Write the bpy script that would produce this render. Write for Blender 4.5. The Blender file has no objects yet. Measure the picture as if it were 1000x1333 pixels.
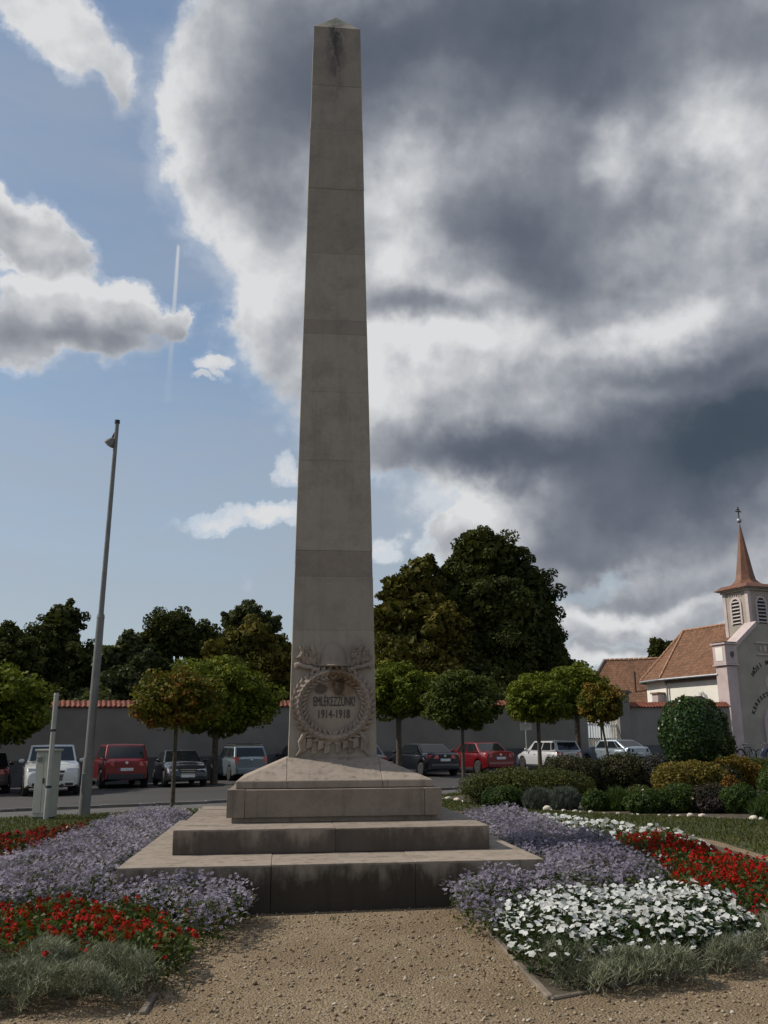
import bpy, bmesh, math, random
import numpy as np
from mathutils import Vector, Matrix

# ------------------------------------------------------------------ scene, camera, sky, sun
SC = bpy.context.scene
COL = SC.collection
R = math.radians
SLOPE = 0.012                                   # the square falls gently towards the left


def gz(x, y=0.0):
    return SLOPE * x


cam_d = bpy.data.cameras.new('camera')
cam = bpy.data.objects.new('camera', cam_d)
COL.objects.link(cam)
cam_d.sensor_fit = 'VERTICAL'
cam_d.sensor_height = 36.0
cam_d.lens = 36.0 * 1180.0 / 1333.0
cam_d.clip_start = 0.1
cam_d.clip_end = 3000.0
cam.matrix_world = Matrix.Translation((0, 0, 1.6)) @ Matrix.Rotation(R(90) + math.atan(297.5 / 1180.0), 4, 'X') @ Matrix.Rotation(R(-0.4), 4, 'Z')
SC.camera = cam

SUN_EL, SUN_AZ = R(43), R(-82)                  # azimuth clockwise from +Y: the sun stands left, a little behind the monument
sun_dir = Vector((math.sin(SUN_AZ) * math.cos(SUN_EL), math.cos(SUN_AZ) * math.cos(SUN_EL), math.sin(SUN_EL)))
sun_d = bpy.data.lights.new('sun', 'SUN')
sun_d.energy = 4.2
sun_d.angle = R(0.5)
sun_d.color = (1.0, 0.93, 0.82)
sun = bpy.data.objects.new('sun', sun_d)
COL.objects.link(sun)
sun.rotation_euler = sun_dir.to_track_quat('Z', 'Y').to_euler()

SC.view_settings.view_transform = 'Standard'
SC.view_settings.look = 'None'
SC.view_settings.gamma = 1.0
SC.view_settings.use_curve_mapping = False
SC.view_settings.exposure = -0.1


class NT:
    """small node-tree writer"""

    def __init__(self, tree):
        self.t = tree
        tree.nodes.clear()

    def n(self, kind, **kw):
        nd = self.t.nodes.new(kind)
        for k, v in kw.items():
            setattr(nd, k, v)
        return nd

    def l(self, a, b):
        self.t.links.new(a, b)

    def put(self, sock, v):
        if hasattr(v, 'is_output'):
            self.l(v, sock)
        else:
            sock.default_value = v

    def math(self, op, a, b=0.0, c=None, clamp=False):
        nd = self.n('ShaderNodeMath', operation=op, use_clamp=clamp)
        self.put(nd.inputs[0], a)
        self.put(nd.inputs[1], b)
        if c is not None:
            self.put(nd.inputs[2], c)
        return nd.outputs[0]

    def vmath(self, op, a, b=None, scale=None):
        nd = self.n('ShaderNodeVectorMath', operation=op)
        self.put(nd.inputs[0], a)
        if b is not None:
            self.put(nd.inputs[1], b)
        if scale is not None:
            self.put(nd.inputs[3], scale)
        return nd.outputs['Value'] if op in ('LENGTH', 'DOT_PRODUCT') else nd.outputs[0]

    def noise(self, vec, scale, detail=4.0, rough=0.55, dist=0.0, color=False):
        nd = self.n('ShaderNodeTexNoise')
        if vec is not None:
            self.l(vec, nd.inputs['Vector'])
        nd.inputs['Scale'].default_value = scale
        nd.inputs['Detail'].default_value = detail
        nd.inputs['Roughness'].default_value = rough
        nd.inputs['Distortion'].default_value = dist
        return nd.outputs['Color' if color else 'Fac']

    def mapr(self, v, a, b, c=0.0, d=1.0, smooth=True):
        nd = self.n('ShaderNodeMapRange')
        nd.interpolation_type = 'SMOOTHSTEP' if smooth else 'LINEAR'
        self.put(nd.inputs[0], v)
        for k, x in zip((1, 2, 3, 4), (a, b, c, d)):
            self.put(nd.inputs[k], x)
        return nd.outputs[0]

    def mix(self, f, a, b, mode='MIX'):
        nd = self.n('ShaderNodeMix', data_type='RGBA', blend_type=mode)
        self.put(nd.inputs[0], f)
        for s, v in ((nd.inputs[6], a), (nd.inputs[7], b)):
            if hasattr(v, 'is_output'):
                self.l(v, s)
            else:
                s.default_value = (*v[:3], 1.0)
        return nd.outputs[2]

    def ramp(self, f, stops):
        nd = self.n('ShaderNodeValToRGB')
        self.put(nd.inputs[0], f)
        e = nd.color_ramp.elements
        while len(e) < len(stops):
            e.new(0.5)
        for el, (p, c) in zip(e, stops):
            el.position = p
            el.color = (*c, 1.0)
        return nd.outputs[0]

    def mapping(self, vec, loc=(0, 0, 0), rot=(0, 0, 0), sc=(1, 1, 1), kind='POINT'):
        nd = self.n('ShaderNodeMapping', vector_type=kind)
        self.l(vec, nd.inputs[0])
        nd.inputs[1].default_value = loc
        nd.inputs[2].default_value = rot
        nd.inputs[3].default_value = sc
        return nd.outputs[0]


# clouds: (azimuth, elevation, half width, half height, turn, weight) in radians of sky
CLOUDS = [(-0.42, 0.705, 0.119, 0.047, -0.26, 1.0), (-0.346, 0.677, 0.053, 0.036, -0.7, 0.9), (-0.425, 0.51, 0.075, 0.037, 0.0, 1.15), (-0.367, 0.498, 0.037, 0.033, 0.0, 1.05), (-0.375, 0.454, 0.065, 0.039, 0.0, 1.2), (-0.295, 0.449, 0.056, 0.033, 0.0, 1.1), (-0.247, 0.442, 0.03, 0.03, 0.0, 1.05), (-0.415, 0.414, 0.093, 0.039, 0.0, 1.15), (-0.343, 0.416, 0.098, 0.033, 0.0, 1.1), (-0.197, 0.4, 0.026, 0.016, 0.44, 0.74), (-0.207, 0.388, 0.03, 0.01, -0.52, 0.72), (-0.216, 0.376, 0.016, 0.008, 0.0, 0.7), (-0.186, 0.404, 0.014, 0.011, 0.0, 0.7), (0.023, 0.659, 0.294, 0.206, 0.0, 1.5), (0.283, 0.566, 0.388, 0.322, 0.0, 1.6), (-0.073, 0.532, 0.141, 0.132, 0.0, 1.4), (-0.118, 0.459, 0.082, 0.06, 0.0, 1.3), (-0.063, 0.412, 0.073, 0.049, 0.0, 1.2), (-0.224, 0.649, 0.066, 0.084, 0.0, 1.05), (-0.184, 0.701, 0.106, 0.081, 0.0, 1.2), (-0.187, 0.579, 0.065, 0.059, 0.0, 1.1), (0.056, 0.427, 0.237, 0.131, 0.0, 1.4), (0.018, 0.312, 0.08, 0.042, 0.0, 1.0), (0.28, 0.339, 0.281, 0.137, 0.0, 1.6), (0.338, 0.253, 0.203, 0.096, 0.0, 1.4), (0.121, 0.22, 0.068, 0.044, 0.0, 1.4), (0.078, 0.222, 0.033, 0.027, 0.0, 1.1), (0.197, 0.209, 0.075, 0.05, 0.0, 1.2), (-0.147, 0.23, 0.102, 0.017, 0.14, 0.74), (-0.107, 0.292, 0.021, 0.025, 0.0, 0.8), (0.007, 0.214, 0.035, 0.029, 0.0, 0.72), (0.249, 0.129, 0.175, 0.036, 0.0, 0.95), (0.321, 0.145, 0.138, 0.04, 0.0, 1.0), (0.246, 0.088, 0.189, 0.027, 0.0, 0.85), (0.355, 0.187, 0.121, 0.055, 0.0, 1.1), (0.369, 0.099, 0.073, 0.046, 0.0, 0.9)]
SHADE = [(0.064, 0.72, 0.24, 0.073, 0.0, -0.3), (0.315, 0.702, 0.236, 0.071, 0.0, -0.34), (0.449, 0.648, 0.072, 0.039, 0.0, -0.2), (-0.066, 0.701, 0.099, 0.075, 0.0, -0.26), (0.181, 0.547, 0.138, 0.083, 0.0, -0.38), (0.241, 0.495, 0.097, 0.046, 0.0, -0.2), (0.039, 0.46, 0.092, 0.027, 0.0, -0.3), (-0.045, 0.548, 0.076, 0.046, 0.0, -0.1), (0.286, 0.298, 0.245, 0.053, 0.0, -0.52), (0.392, 0.326, 0.092, 0.085, 0.0, -0.42), (0.089, 0.302, 0.114, 0.03, 0.0, -0.34), (0.32, 0.23, 0.157, 0.048, 0.0, -0.42), (0.189, 0.222, 0.059, 0.03, -0.44, -0.24), (-0.142, 0.627, 0.076, 0.094, 0.0, -0.24), (-0.359, 0.414, 0.105, 0.02, 0.0, -0.2), (-0.268, 0.429, 0.051, 0.016, 0.0, -0.1), (-0.415, 0.49, 0.04, 0.019, 0.0, -0.1), (0.335, 0.558, 0.06, 0.036, -0.35, -0.22), (0.21, 0.163, 0.123, 0.018, 0.0, -0.25), (0.287, 0.111, 0.155, 0.013, 0.0, -0.2), (0.153, 0.182, 0.05, 0.025, 0.0, -0.22), (0.386, 0.49, 0.048, 0.044, 0.0, -0.12), (0.317, 0.376, 0.098, 0.017, 0.0, -0.24), (0.367, 0.154, 0.074, 0.031, 0.0, -0.2), (0.287, 0.612, 0.054, 0.031, -0.61, 0.26), (0.046, 0.593, 0.067, 0.045, 0.0, 0.24), (0.077, 0.511, 0.093, 0.027, 0.0, 0.3), (0.038, 0.42, 0.119, 0.025, 0.14, 0.32), (0.129, 0.424, 0.108, 0.028, 0.0, 0.26), (0.305, 0.425, 0.083, 0.022, 0.0, 0.38), (0.406, 0.582, 0.065, 0.083, 0.44, 0.22), (-0.261, 0.644, 0.039, 0.118, 0.0, 0.3), (-0.173, 0.472, 0.063, 0.055, 0.0, 0.34), (-0.204, 0.548, 0.055, 0.045, 0.0, 0.35), (0.113, 0.246, 0.073, 0.025, 0.0, 0.5), (-0.389, 0.47, 0.097, 0.013, 0.0, 0.3), (-0.279, 0.472, 0.043, 0.014, 0.0, 0.3), (-0.404, 0.537, 0.057, 0.014, 0.0, 0.3), (0.25, 0.14, 0.144, 0.01, 0.0, 0.34), (-0.415, 0.7, 0.119, 0.05, 0.0, 0.35), (-0.008, 0.362, 0.045, 0.042, 0.0, 0.3), (0.132, 0.489, 0.064, 0.016, 0.0, 0.24), (0.293, 0.091, 0.154, 0.01, 0.0, 0.25), (-0.199, 0.394, 0.053, 0.028, 0.0, 0.3), (-0.109, 0.292, 0.035, 0.034, 0.0, 0.3), (0.007, 0.214, 0.043, 0.034, 0.0, 0.25), (-0.147, 0.23, 0.119, 0.025, 0.0, 0.28), (-0.39, 0.486, 0.129, 0.067, 0.0, 0.12), (-0.304, 0.452, 0.093, 0.031, 0.0, 0.14), (0.206, 0.75, 0.37, 0.038, 0.0, -0.22), (0.021, 0.548, 0.057, 0.046, 0.0, 0.12), (0.055, 0.386, 0.054, 0.022, 0.0, 0.12)]


def build_sky():
    w = bpy.data.worlds.new('World')
    SC.world = w
    w.use_nodes = True
    t = NT(w.node_tree)
    out = t.n('ShaderNodeOutputWorld')
    sky = t.n('ShaderNodeTexSky', sky_type='NISHITA')
    sky.sun_disc = False
    sky.sun_elevation = SUN_EL
    sky.sun_rotation = SUN_AZ
    sky.air_density = 1.0
    sky.dust_density = 0.5
    sky.ozone_density = 1.6
    bg_sky = t.n('ShaderNodeBackground')
    bg_sky.inputs[1].default_value = 0.125
    t.l(t.mix(1.0, sky.outputs[0], (1.0, 1.04, 1.0), 'MULTIPLY'), bg_sky.inputs[0])

    d = t.n('ShaderNodeTexCoord').outputs['Generated']
    sep = t.n('ShaderNodeSeparateXYZ')
    t.l(d, sep.inputs[0])
    az = t.math('ARCTAN2', sep.outputs[0], sep.outputs[1])
    el = t.math('ARCSINE', sep.outputs[2])
    cmb = t.n('ShaderNodeCombineXYZ')
    t.l(az, cmb.inputs[0])
    t.l(el, cmb.inputs[1])
    p = cmb.outputs[0]
    # the sky's own irregularity bends the cloud masses
    w1 = t.vmath('SUBTRACT', t.noise(d, 5.0, 5.0, 0.55, color=True), (0.5, 0.5, 0.5))
    w2 = t.vmath('SUBTRACT', t.noise(d, 16.0, 8.0, 0.6, color=True), (0.5, 0.5, 0.5))
    warp = t.vmath('ADD', t.vmath('SCALE', w1, scale=0.085), t.vmath('SCALE', w2, scale=0.085))
    pw = t.vmath('ADD', p, warp)
    pw2 = t.vmath('ADD', p, t.vmath('ADD', t.vmath('SCALE', w1, scale=0.15), t.vmath('SCALE', w2, scale=0.035)))

    def blob(vec, b, lo=0.0):
        m = t.mapping(vec, (b[0], b[1], 0), (0, 0, b[4]), (b[2], b[3], 1), 'TEXTURE')
        # keep the third axis out of it
        r = t.vmath('LENGTH', t.vmath('MULTIPLY', m, (1, 1, 0)))
        return t.mapr(r, 1.5, lo, 0.0, b[5])

    cov = None
    for b in CLOUDS:
        v = blob(pw, b, 0.3)
        cov = v if cov is None else t.math('SMOOTH_MAX', cov, v, 0.25)
    # elsewhere in the sky: the same broken cumulus
    away = t.mapr(t.math('ABSOLUTE', az), 0.5, 0.8)
    high = t.mapr(el, 0.8, 0.95)
    away = t.math('MAXIMUM', away, high)
    gen = t.mapr(t.noise(d, 2.1, 6.0, 0.55), 0.44, 0.6, 0.0, 1.2)
    cov = t.math('MAXIMUM', cov, t.math('MULTIPLY', gen, away))
    fine = t.noise(d, 30.0, 9.0, 0.6)
    mid = t.noise(d, 9.0, 7.0, 0.55)
    big = t.noise(d, 3.5, 4.0, 0.5)
    lit = t.noise(t.vmath('ADD', d, (-0.022, 0.0, 0.034)), 9.0, 7.0, 0.55)
    lit2 = t.noise(t.vmath('ADD', d, (-0.007, 0.0, 0.012)), 20.0, 6.0, 0.5)
    puf = t.noise(d, 20.0, 6.0, 0.5)
    dens = t.math('ADD', cov, t.math('MULTIPLY_ADD', fine, 0.42, -0.21))
    dens = t.math('ADD', dens, t.math('MULTIPLY_ADD', mid, 0.55, -0.275))
    alpha = t.mapr(dens, 0.42, 0.84)
    # thin veil of cirrus over the blue
    veil_v = t.mapping(d, (0, 0, 0), (0, 0.2, 0.3), (1.0, 1.0, 4.0))
    veil = t.mapr(t.noise(veil_v, 2.2, 8.0, 0.62), 0.30, 0.72, 0.14, 0.68)
    low = t.mapr(el, 0.50, 0.0, 0.0, 0.95)
    veil = t.math('ADD', veil, low, clamp=True)
    alpha = t.math('MAXIMUM', alpha, t.math('MULTIPLY', veil, 0.75))
    # how much light comes through
    sh = None
    for b in SHADE:
        v = blob(pw2, b)
        sh = v if sh is None else t.math('ADD', sh, v)
    light = t.math('ADD', t.math('MULTIPLY', sh, 1.0), 0.68)
    light = t.math('ADD', light, t.math('MULTIPLY_ADD', big, 0.45, -0.225))
    light = t.math('ADD', light, t.math('MULTIPLY_ADD', mid, 0.16, -0.08))
    soft = t.mapr(light, 0.15, 0.75, 0.18, 1.0)           # the grey bases are smoother than the lit heads
    light = t.math('ADD', light, t.math('MULTIPLY', t.math('MULTIPLY', t.math('SUBTRACT', mid, lit), 0.7), soft))
    light = t.math('ADD', light, t.math('MULTIPLY', t.math('MULTIPLY', t.math('SUBTRACT', puf, lit2), 0.5), soft))
    edge = t.mapr(dens, 1.0, 0.55, 0.0, 0.2)             # thin rims let the sun through
    light = t.math('ADD', light, edge)
    ccol = t.ramp(t.mapr(light, -0.5, 1.0, smooth=False), [(0.0, (0.040, 0.056, 0.082)), (0.33, (0.066, 0.088, 0.122)), (0.48, (0.135, 0.155, 0.196)), (0.62, (0.245, 0.265, 0.31)),
                          (0.78, (0.43, 0.45, 0.485)), (0.92, (0.64, 0.655, 0.675)), (1.0, (0.76, 0.765, 0.775))])
    veilc = t.mapr(dens, 0.3, 0.6)
    ccol = t.mix(veilc, (0.41, 0.45, 0.51), ccol)
    # vapour trail of an aircraft
    tr = t.mapping(p, (-0.2468, 0.44, 0), (0, 0, -0.0175), (0.0032, 0.085, 1), 'TEXTURE')
    ts = t.n('ShaderNodeSeparateXYZ')
    t.l(tr, ts.inputs[0])
    tw = t.mapr(ts.outputs[1], -1.0, 1.0, 1.9, 1.0, smooth=False)
    tx = t.mapr(t.math('DIVIDE', t.math('ABSOLUTE', ts.outputs[0]), tw), 1.0, 0.2)
    ty = t.math('MULTIPLY', t.mapr(t.math('ABSOLUTE', ts.outputs[1]), 1.0, 0.93), t.mapr(ts.outputs[1], -1.0, 1.0, 0.3, 1.0))
    trail = t.math('MULTIPLY', tx, ty)
    alpha = t.math('MAXIMUM', alpha, trail)
    ccol = t.mix(t.math('MULTIPLY', trail, t.math('SUBTRACT', 1.0, veilc)), ccol, (0.58, 0.61, 0.66))
    bg_c = t.n('ShaderNodeBackground')
    t.l(ccol, bg_c.inputs[0])
    bg_c.inputs[1].default_value = 1.0
    mx = t.n('ShaderNodeMixShader')
    t.l(alpha, mx.inputs[0])
    t.l(bg_sky.outputs[0], mx.inputs[1])
    t.l(bg_c.outputs[0], mx.inputs[2])
    t.l(mx.outputs[0], out.inputs[0])
    w.cycles.sampling_method = 'MANUAL'
    w.cycles.sample_map_resolution = 512


build_sky()

# ------------------------------------------------------------------ materials
MATS = {}


def principled(name):
    m = bpy.data.materials.new(name)
    m.use_nodes = True
    t = NT(m.node_tree)
    out = t.n('ShaderNodeOutputMaterial')
    b = t.n('ShaderNodeBsdfPrincipled')
    t.l(b.outputs[0], out.inputs[0])
    return m, t, b


def plain(name, col, rough=0.6, metal=0.0, var=0.15, scale=6.0, bump=0.0, bscale=40.0, coat=0.0, spec=0.5, objvar=0.0):
    """a paint, plaster or metal with a little unevenness of its own"""
    if name in MATS:
        return MATS[name]
    m, t, b = principled(name)
    co = t.n('ShaderNodeTexCoord').outputs['Object']
    nz = t.noise(co, scale, 6.0, 0.6)
    dark = tuple(c * (1 - var) for c in col)
    lite = tuple(min(1, c * (1 + var)) for c in col)
    c = t.mix(t.mapr(nz, 0.3, 0.7), dark, lite)
    if objvar:
        oi = t.n('ShaderNodeObjectInfo').outputs['Random']
        c = t.mix(1.0, c, t.ramp(oi, [(0, (1 - objvar,) * 3), (1, (1 + objvar * 0.6,) * 3)]), 'MULTIPLY')
    t.l(c, b.inputs['Base Color'])
    b.inputs['Roughness'].default_value = rough
    b.inputs['Metallic'].default_value = metal
    b.inputs['Coat Weight'].default_value = coat
    b.inputs['Coat Roughness'].default_value = 0.05
    b.inputs['Specular IOR Level'].default_value = spec
    if bump:
        bp = t.n('ShaderNodeBump')
        bp.inputs['Strength'].default_value = bump
        bp.inputs['Distance'].default_value = 0.02
        t.l(t.noise(co, bscale, 6.0, 0.65), bp.inputs['Height'])
        t.l(bp.outputs[0], b.inputs['Normal'])
    MATS[name] = m
    return m


def stone_mat(name, base, dirt, dirt_amt, streak=0.5, foot=None, crown_stain=None):
    """weathered limestone: mottling, run-down streaks, lichen stains"""
    m, t, b = principled(name)
    co = t.n('ShaderNodeTexCoord').outputs['Object']
    oi = t.n('ShaderNodeObjectInfo').outputs['Random']
    n1 = t.noise(co, 2.2, 8.0, 0.62)
    n2 = t.noise(co, 14.0, 8.0, 0.7)
    sm = t.mapping(co, (0, 0, 0), (0, 0, 0), (9.0, 9.0, 0.7))
    n3 = t.noise(sm, 1.0, 6.0, 0.6)
    n4 = t.noise(co, 55.0, 4.0, 0.7)
    c = t.mix(t.mapr(n1, 0.3, 0.7), tuple(x * 0.78 for x in base), tuple(min(1, x * 1.12) for x in base))
    c = t.mix(t.mapr(n2, 0.35, 0.75, 0.0, 0.5), c, tuple(x * 1.15 for x in base))
    c = t.mix(1.0, c, t.ramp(oi, [(0.0, (0.86, 0.85, 0.83)), (0.5, (0.98, 0.97, 0.96)), (1.0, (1.07, 1.05, 1.02))]), 'MULTIPLY')
    c = t.mix(t.math('MULTIPLY', t.mapr(n3, 0.48, 0.72), streak), c, dirt)
    c = t.mix(t.math('MULTIPLY', t.mapr(n1, 0.52, 0.7), dirt_amt), c, dirt)
    c = t.mix(t.mapr(n4, 0.62, 0.75, 0.0, 0.35), c, tuple(x * 0.5 for x in base))
    sp = t.n('ShaderNodeSeparateXYZ')
    t.l(co, sp.inputs[0])
    if foot:                                              # dark riser band: dirt stains and riser shade painted together into the colour
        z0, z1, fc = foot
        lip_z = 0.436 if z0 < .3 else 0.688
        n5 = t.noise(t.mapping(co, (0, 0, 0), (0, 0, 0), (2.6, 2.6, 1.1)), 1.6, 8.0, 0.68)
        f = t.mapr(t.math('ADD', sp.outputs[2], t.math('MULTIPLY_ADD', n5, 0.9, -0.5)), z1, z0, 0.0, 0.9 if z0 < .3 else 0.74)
        lip = t.mapr(sp.outputs[2], lip_z - 0.004, lip_z - 0.02)      # stain and painted shade stop short of the worn tread and its edge
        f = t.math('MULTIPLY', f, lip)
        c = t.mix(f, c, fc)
    if crown_stain:                                       # black lichen running down from the point
        z0, z1 = crown_stain
        nn = t.noise(t.mapping(co, (0, 0, 0), (0, 0, 0), (7, 7, 3.2)), 1.6, 8.0, 0.72)
        fx = t.mapr(t.math('ABSOLUTE', t.math('ADD', sp.outputs[0], 0.02)), 0.22, 0.0)
        fz = t.mapr(sp.outputs[2], z0, z1)
        f = t.math('MULTIPLY', t.math('MULTIPLY', fx, fz), t.mapr(nn, 0.36, 0.56))
        c = t.mix(t.math('MULTIPLY', f, 0.9), c, (0.045, 0.042, 0.045))
        top = t.mapr(t.math('ADD', sp.outputs[2], t.math('MULTIPLY_ADD', n2, 0.3, -0.15)), z1 - 0.1, z1 + 0.35, 0.0, 0.6)
        c = t.mix(top, c, (0.12, 0.15, 0.11))
    t.l(c, b.inputs['Base Color'])
    b.inputs['Roughness'].default_value = 0.9
    b.inputs['Specular IOR Level'].default_value = 0.25
    bp = t.n('ShaderNodeBump')
    bp.inputs['Strength'].default_value = 0.45
    bp.inputs['Distance'].default_value = 0.012
    t.l(t.math('ADD', n4, t.math('MULTIPLY', n2, 1.2)), bp.inputs['Height'])
    t.l(bp.outputs[0], b.inputs['Normal'])
    return m


def leaf_mat(name, cols, trans=0.25, rough=0.6, patch=1.4, spec=0.2):
    """leaves: each has its own tint, clumps drift in hue, some light passes through"""
    m = bpy.data.materials.new(name)
    m.use_nodes = True
    t = NT(m.node_tree)
    out = t.n('ShaderNodeOutputMaterial')
    b = t.n('ShaderNodeBsdfPrincipled')
    at = t.n('ShaderNodeAttribute', attribute_name='tint')
    co = t.n('ShaderNodeTexCoord').outputs['Object']
    nz = t.noise(co, patch, 3.0, 0.5)
    v = t.math('ADD', t.math('MULTIPLY', at.outputs['Fac'], 0.6), t.mapr(nz, 0.3, 0.7, -0.1, 0.5), clamp=True)
    k = len(cols)
    c = t.ramp(v, [(i / (k - 1), cc) for i, cc in enumerate(cols)])
    t.l(c, b.inputs['Base Color'])
    b.inputs['Roughness'].default_value = rough
    b.inputs['Specular IOR Level'].default_value = spec
    tr = t.n('ShaderNodeBsdfTranslucent')
    t.l(t.mix(0.5, c, (0.16, 0.2, 0.02)), tr.inputs[0])
    mx = t.n('ShaderNodeMixShader')
    mx.inputs[0].default_value = trans
    t.l(b.outputs[0], mx.inputs[1])
    t.l(tr.outputs[0], mx.inputs[2])
    t.l(mx.outputs[0], out.inputs[0])
    MATS[name] = m
    return m


def gravel_mat():
    m, t, b = principled('gravel')
    co = t.n('ShaderNodeTexCoord').outputs['Object']
    vor = t.n('ShaderNodeTexVoronoi', feature='F1')
    t.l(co, vor.inputs['Vector'])
    vor.inputs['Scale'].default_value = 55.0
    vor2 = t.n('ShaderNodeTexVoronoi', feature='F1')
    t.l(co, vor2.inputs['Vector'])
    vor2.inputs['Scale'].default_value = 120.0
    big = t.noise(co, 0.9, 6.0, 0.6)
    fin = t.noise(co, 30.0, 6.0, 0.7)
    c = t.ramp(vor.outputs['Color'], [(0.0, (0.15, 0.105, 0.062)), (0.45, (0.275, 0.205, 0.13)), (0.8, (0.335, 0.26, 0.172)), (1.0, (0.43, 0.365, 0.28))])
    c = t.mix(t.mapr(fin, 0.3, 0.7, 0.0, 0.6), c, (0.27, 0.20, 0.123))
    c = t.mix(t.mapr(big, 0.40, 0.66, 0.0, 0.75), c, (0.20, 0.142, 0.086))
    moss = t.mapr(t.noise(t.mapping(co, (3, 1, 0)), 1.7, 6.0, 0.65), 0.58, 0.72, 0.0, 0.5)
    c = t.mix(moss, c, (0.11, 0.105, 0.04))
    t.l(c, b.inputs['Base Color'])
    b.inputs['Roughness'].default_value = 0.95
    b.inputs['Specular IOR Level'].default_value = 0.2
    bp = t.n('ShaderNodeBump')
    bp.inputs['Strength'].default_value = 0.9
    bp.inputs['Distance'].default_value = 0.02
    h = t.math('ADD', t.math('MULTIPLY', vor.outputs['Distance'], -1.0), t.math('MULTIPLY', vor2.outputs['Distance'], -0.5))
    t.l(t.math('ADD', h, t.math('MULTIPLY', fin, 0.6)), bp.inputs['Height'])
    t.l(bp.outputs[0], b.inputs['Normal'])
    return m


def asphalt_mat():
    m, t, b = principled('asphalt')
    co = t.n('ShaderNodeTexCoord').outputs['Object']
    big = t.noise(co, 0.22, 6.0, 0.6)
    fin = t.noise(co, 40.0, 4.0, 0.7)
    lane = t.noise(t.mapping(co, (0, 0, 0), (0, 0, R(-24)), (0.05, 0.9, 1)), 1.0, 5.0, 0.6)
    c = t.mix(t.mapr(big, 0.3, 0.7), (0.030, 0.0265, 0.025), (0.045, 0.040, 0.038))
    c = t.mix(t.mapr(lane, 0.5, 0.7, 0.0, 0.4), c, (0.027, 0.024, 0.023))
    c = t.mix(t.mapr(fin, 0.5, 0.75, 0.0, 0.4), c, (0.06, 0.054, 0.051))
    t.l(c, b.inputs['Base Color'])
    b.inputs['Roughness'].default_value = 0.85
    return m


def roof_mat(name, base, tile=(0.2, 0.32)):
    """old plain tiles, seen from far: courses, odd tiles, darker weathered runs"""
    m, t, b = principled(name)
    co = t.n('ShaderNodeTexCoord').outputs['UV']
    br = t.n('ShaderNodeTexBrick')
    t.l(co, br.inputs['Vector'])
    br.inputs['Scale'].default_value = 1.0
    br.inputs['Brick Width'].default_value = tile[0]
    br.inputs['Row Height'].default_value = tile[1]
    br.inputs['Mortar Size'].default_value = 0.012
    br.inputs['Color1'].default_value = (*[x * 0.72 for x in base], 1)
    br.inputs['Color2'].default_value = (*[x * 1.25 for x in base], 1)
    br.inputs['Mortar'].default_value = (*[x * 0.35 for x in base], 1)
    n1 = t.noise(co, 0.8, 8.0, 0.7)
    n2 = t.noise(co, 4.0, 6.0, 0.7)
    c = t.mix(t.mapr(n1, 0.42, 0.68, 0.0, 0.75), br.outputs[0], tuple(x * 0.5 for x in base))
    c = t.mix(t.mapr(n2, 0.52, 0.7, 0.0, 0.55), c, tuple(min(1, x * 1.7) for x in base))
    t.l(c, b.inputs['Base Color'])
    b.inputs['Roughness'].default_value = 0.9
    bp = t.n('ShaderNodeBump')
    bp.inputs['Strength'].default_value = 0.8
    bp.inputs['Distance'].default_value = 0.05
    t.l(t.math('ADD', br.outputs[1], n2), bp.inputs['Height'])
    t.l(bp.outputs[0], b.inputs['Normal'])
    return m


M_STONE = stone_mat('limestone', (0.235, 0.195, 0.162), (0.10, 0.086, 0.072), 0.5, 0.5)
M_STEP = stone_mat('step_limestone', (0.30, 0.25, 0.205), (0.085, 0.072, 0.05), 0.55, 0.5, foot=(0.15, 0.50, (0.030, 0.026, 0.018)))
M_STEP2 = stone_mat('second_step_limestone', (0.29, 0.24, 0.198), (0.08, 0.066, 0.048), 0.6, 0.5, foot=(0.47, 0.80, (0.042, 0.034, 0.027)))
M_SLOPE = stone_mat('weathering_limestone', (0.315, 0.262, 0.218), (0.10, 0.084, 0.066), 0.4, 0.6)
M_SHAFT = stone_mat('shaft_limestone', (0.30, 0.268, 0.228), (0.19, 0.165, 0.138), 0.35, 0.3, crown_stain=(10.6, 12.6))
M_BAND = stone_mat('band_limestone', (0.275, 0.238, 0.203), (0.18, 0.15, 0.125), 0.4, 0.2)
M_RELIEF = stone_mat('relief_limestone', (0.30, 0.252, 0.213), (0.10, 0.08, 0.068), 0.55, 0.3)
M_RUST = stone_mat('leak_stained_stone', (0.21, 0.14, 0.08), (0.06, 0.042, 0.03), 0.8, 0.6)
M_INK = plain('inscription_paint', (0.035, 0.03, 0.028), 0.7)
M_GRAVEL = gravel_mat()
M_PEBBLE = plain('pebble', (0.36, 0.285, 0.20), 0.9, var=0.35, scale=9.0)
M_ASPHALT = asphalt_mat()
M_PAVE = plain('pavement_concrete', (0.085, 0.08, 0.075), 0.9, var=0.2, scale=1.5, bump=0.3)
M_KERB = plain('kerb_concrete', (0.13, 0.122, 0.115), 0.9, var=0.25, scale=3.0)
M_EDGE = plain('edging_concrete', (0.16, 0.13, 0.098), 0.9, var=0.35, scale=7.0, bump=0.5)
M_SOIL = plain('soil', (0.070, 0.055, 0.035), 0.95, var=0.4, scale=5.0, bump=0.8, bscale=25)
M_LAWN = plain('lawn_soil', (0.045, 0.050, 0.012), 0.9, var=0.3, scale=3.0, bump=0.5)
M_PLASTER = plain('wall_plaster', (0.215, 0.20, 0.18), 0.9, var=0.16, scale=0.45, bump=0.2, bscale=30)
M_PLINTH = plain('wall_plinth', (0.10, 0.10, 0.105), 0.9, var=0.15, scale=1.2, bump=0.3)
M_COPING = plain('red_coping_tile', (0.23, 0.068, 0.038), 0.8, var=0.3, scale=4.0, bump=0.6, bscale=12)
M_WHITE = plain('white_plaster', (0.80, 0.76, 0.69), 0.9, var=0.06, scale=0.8, bump=0.15)
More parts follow.
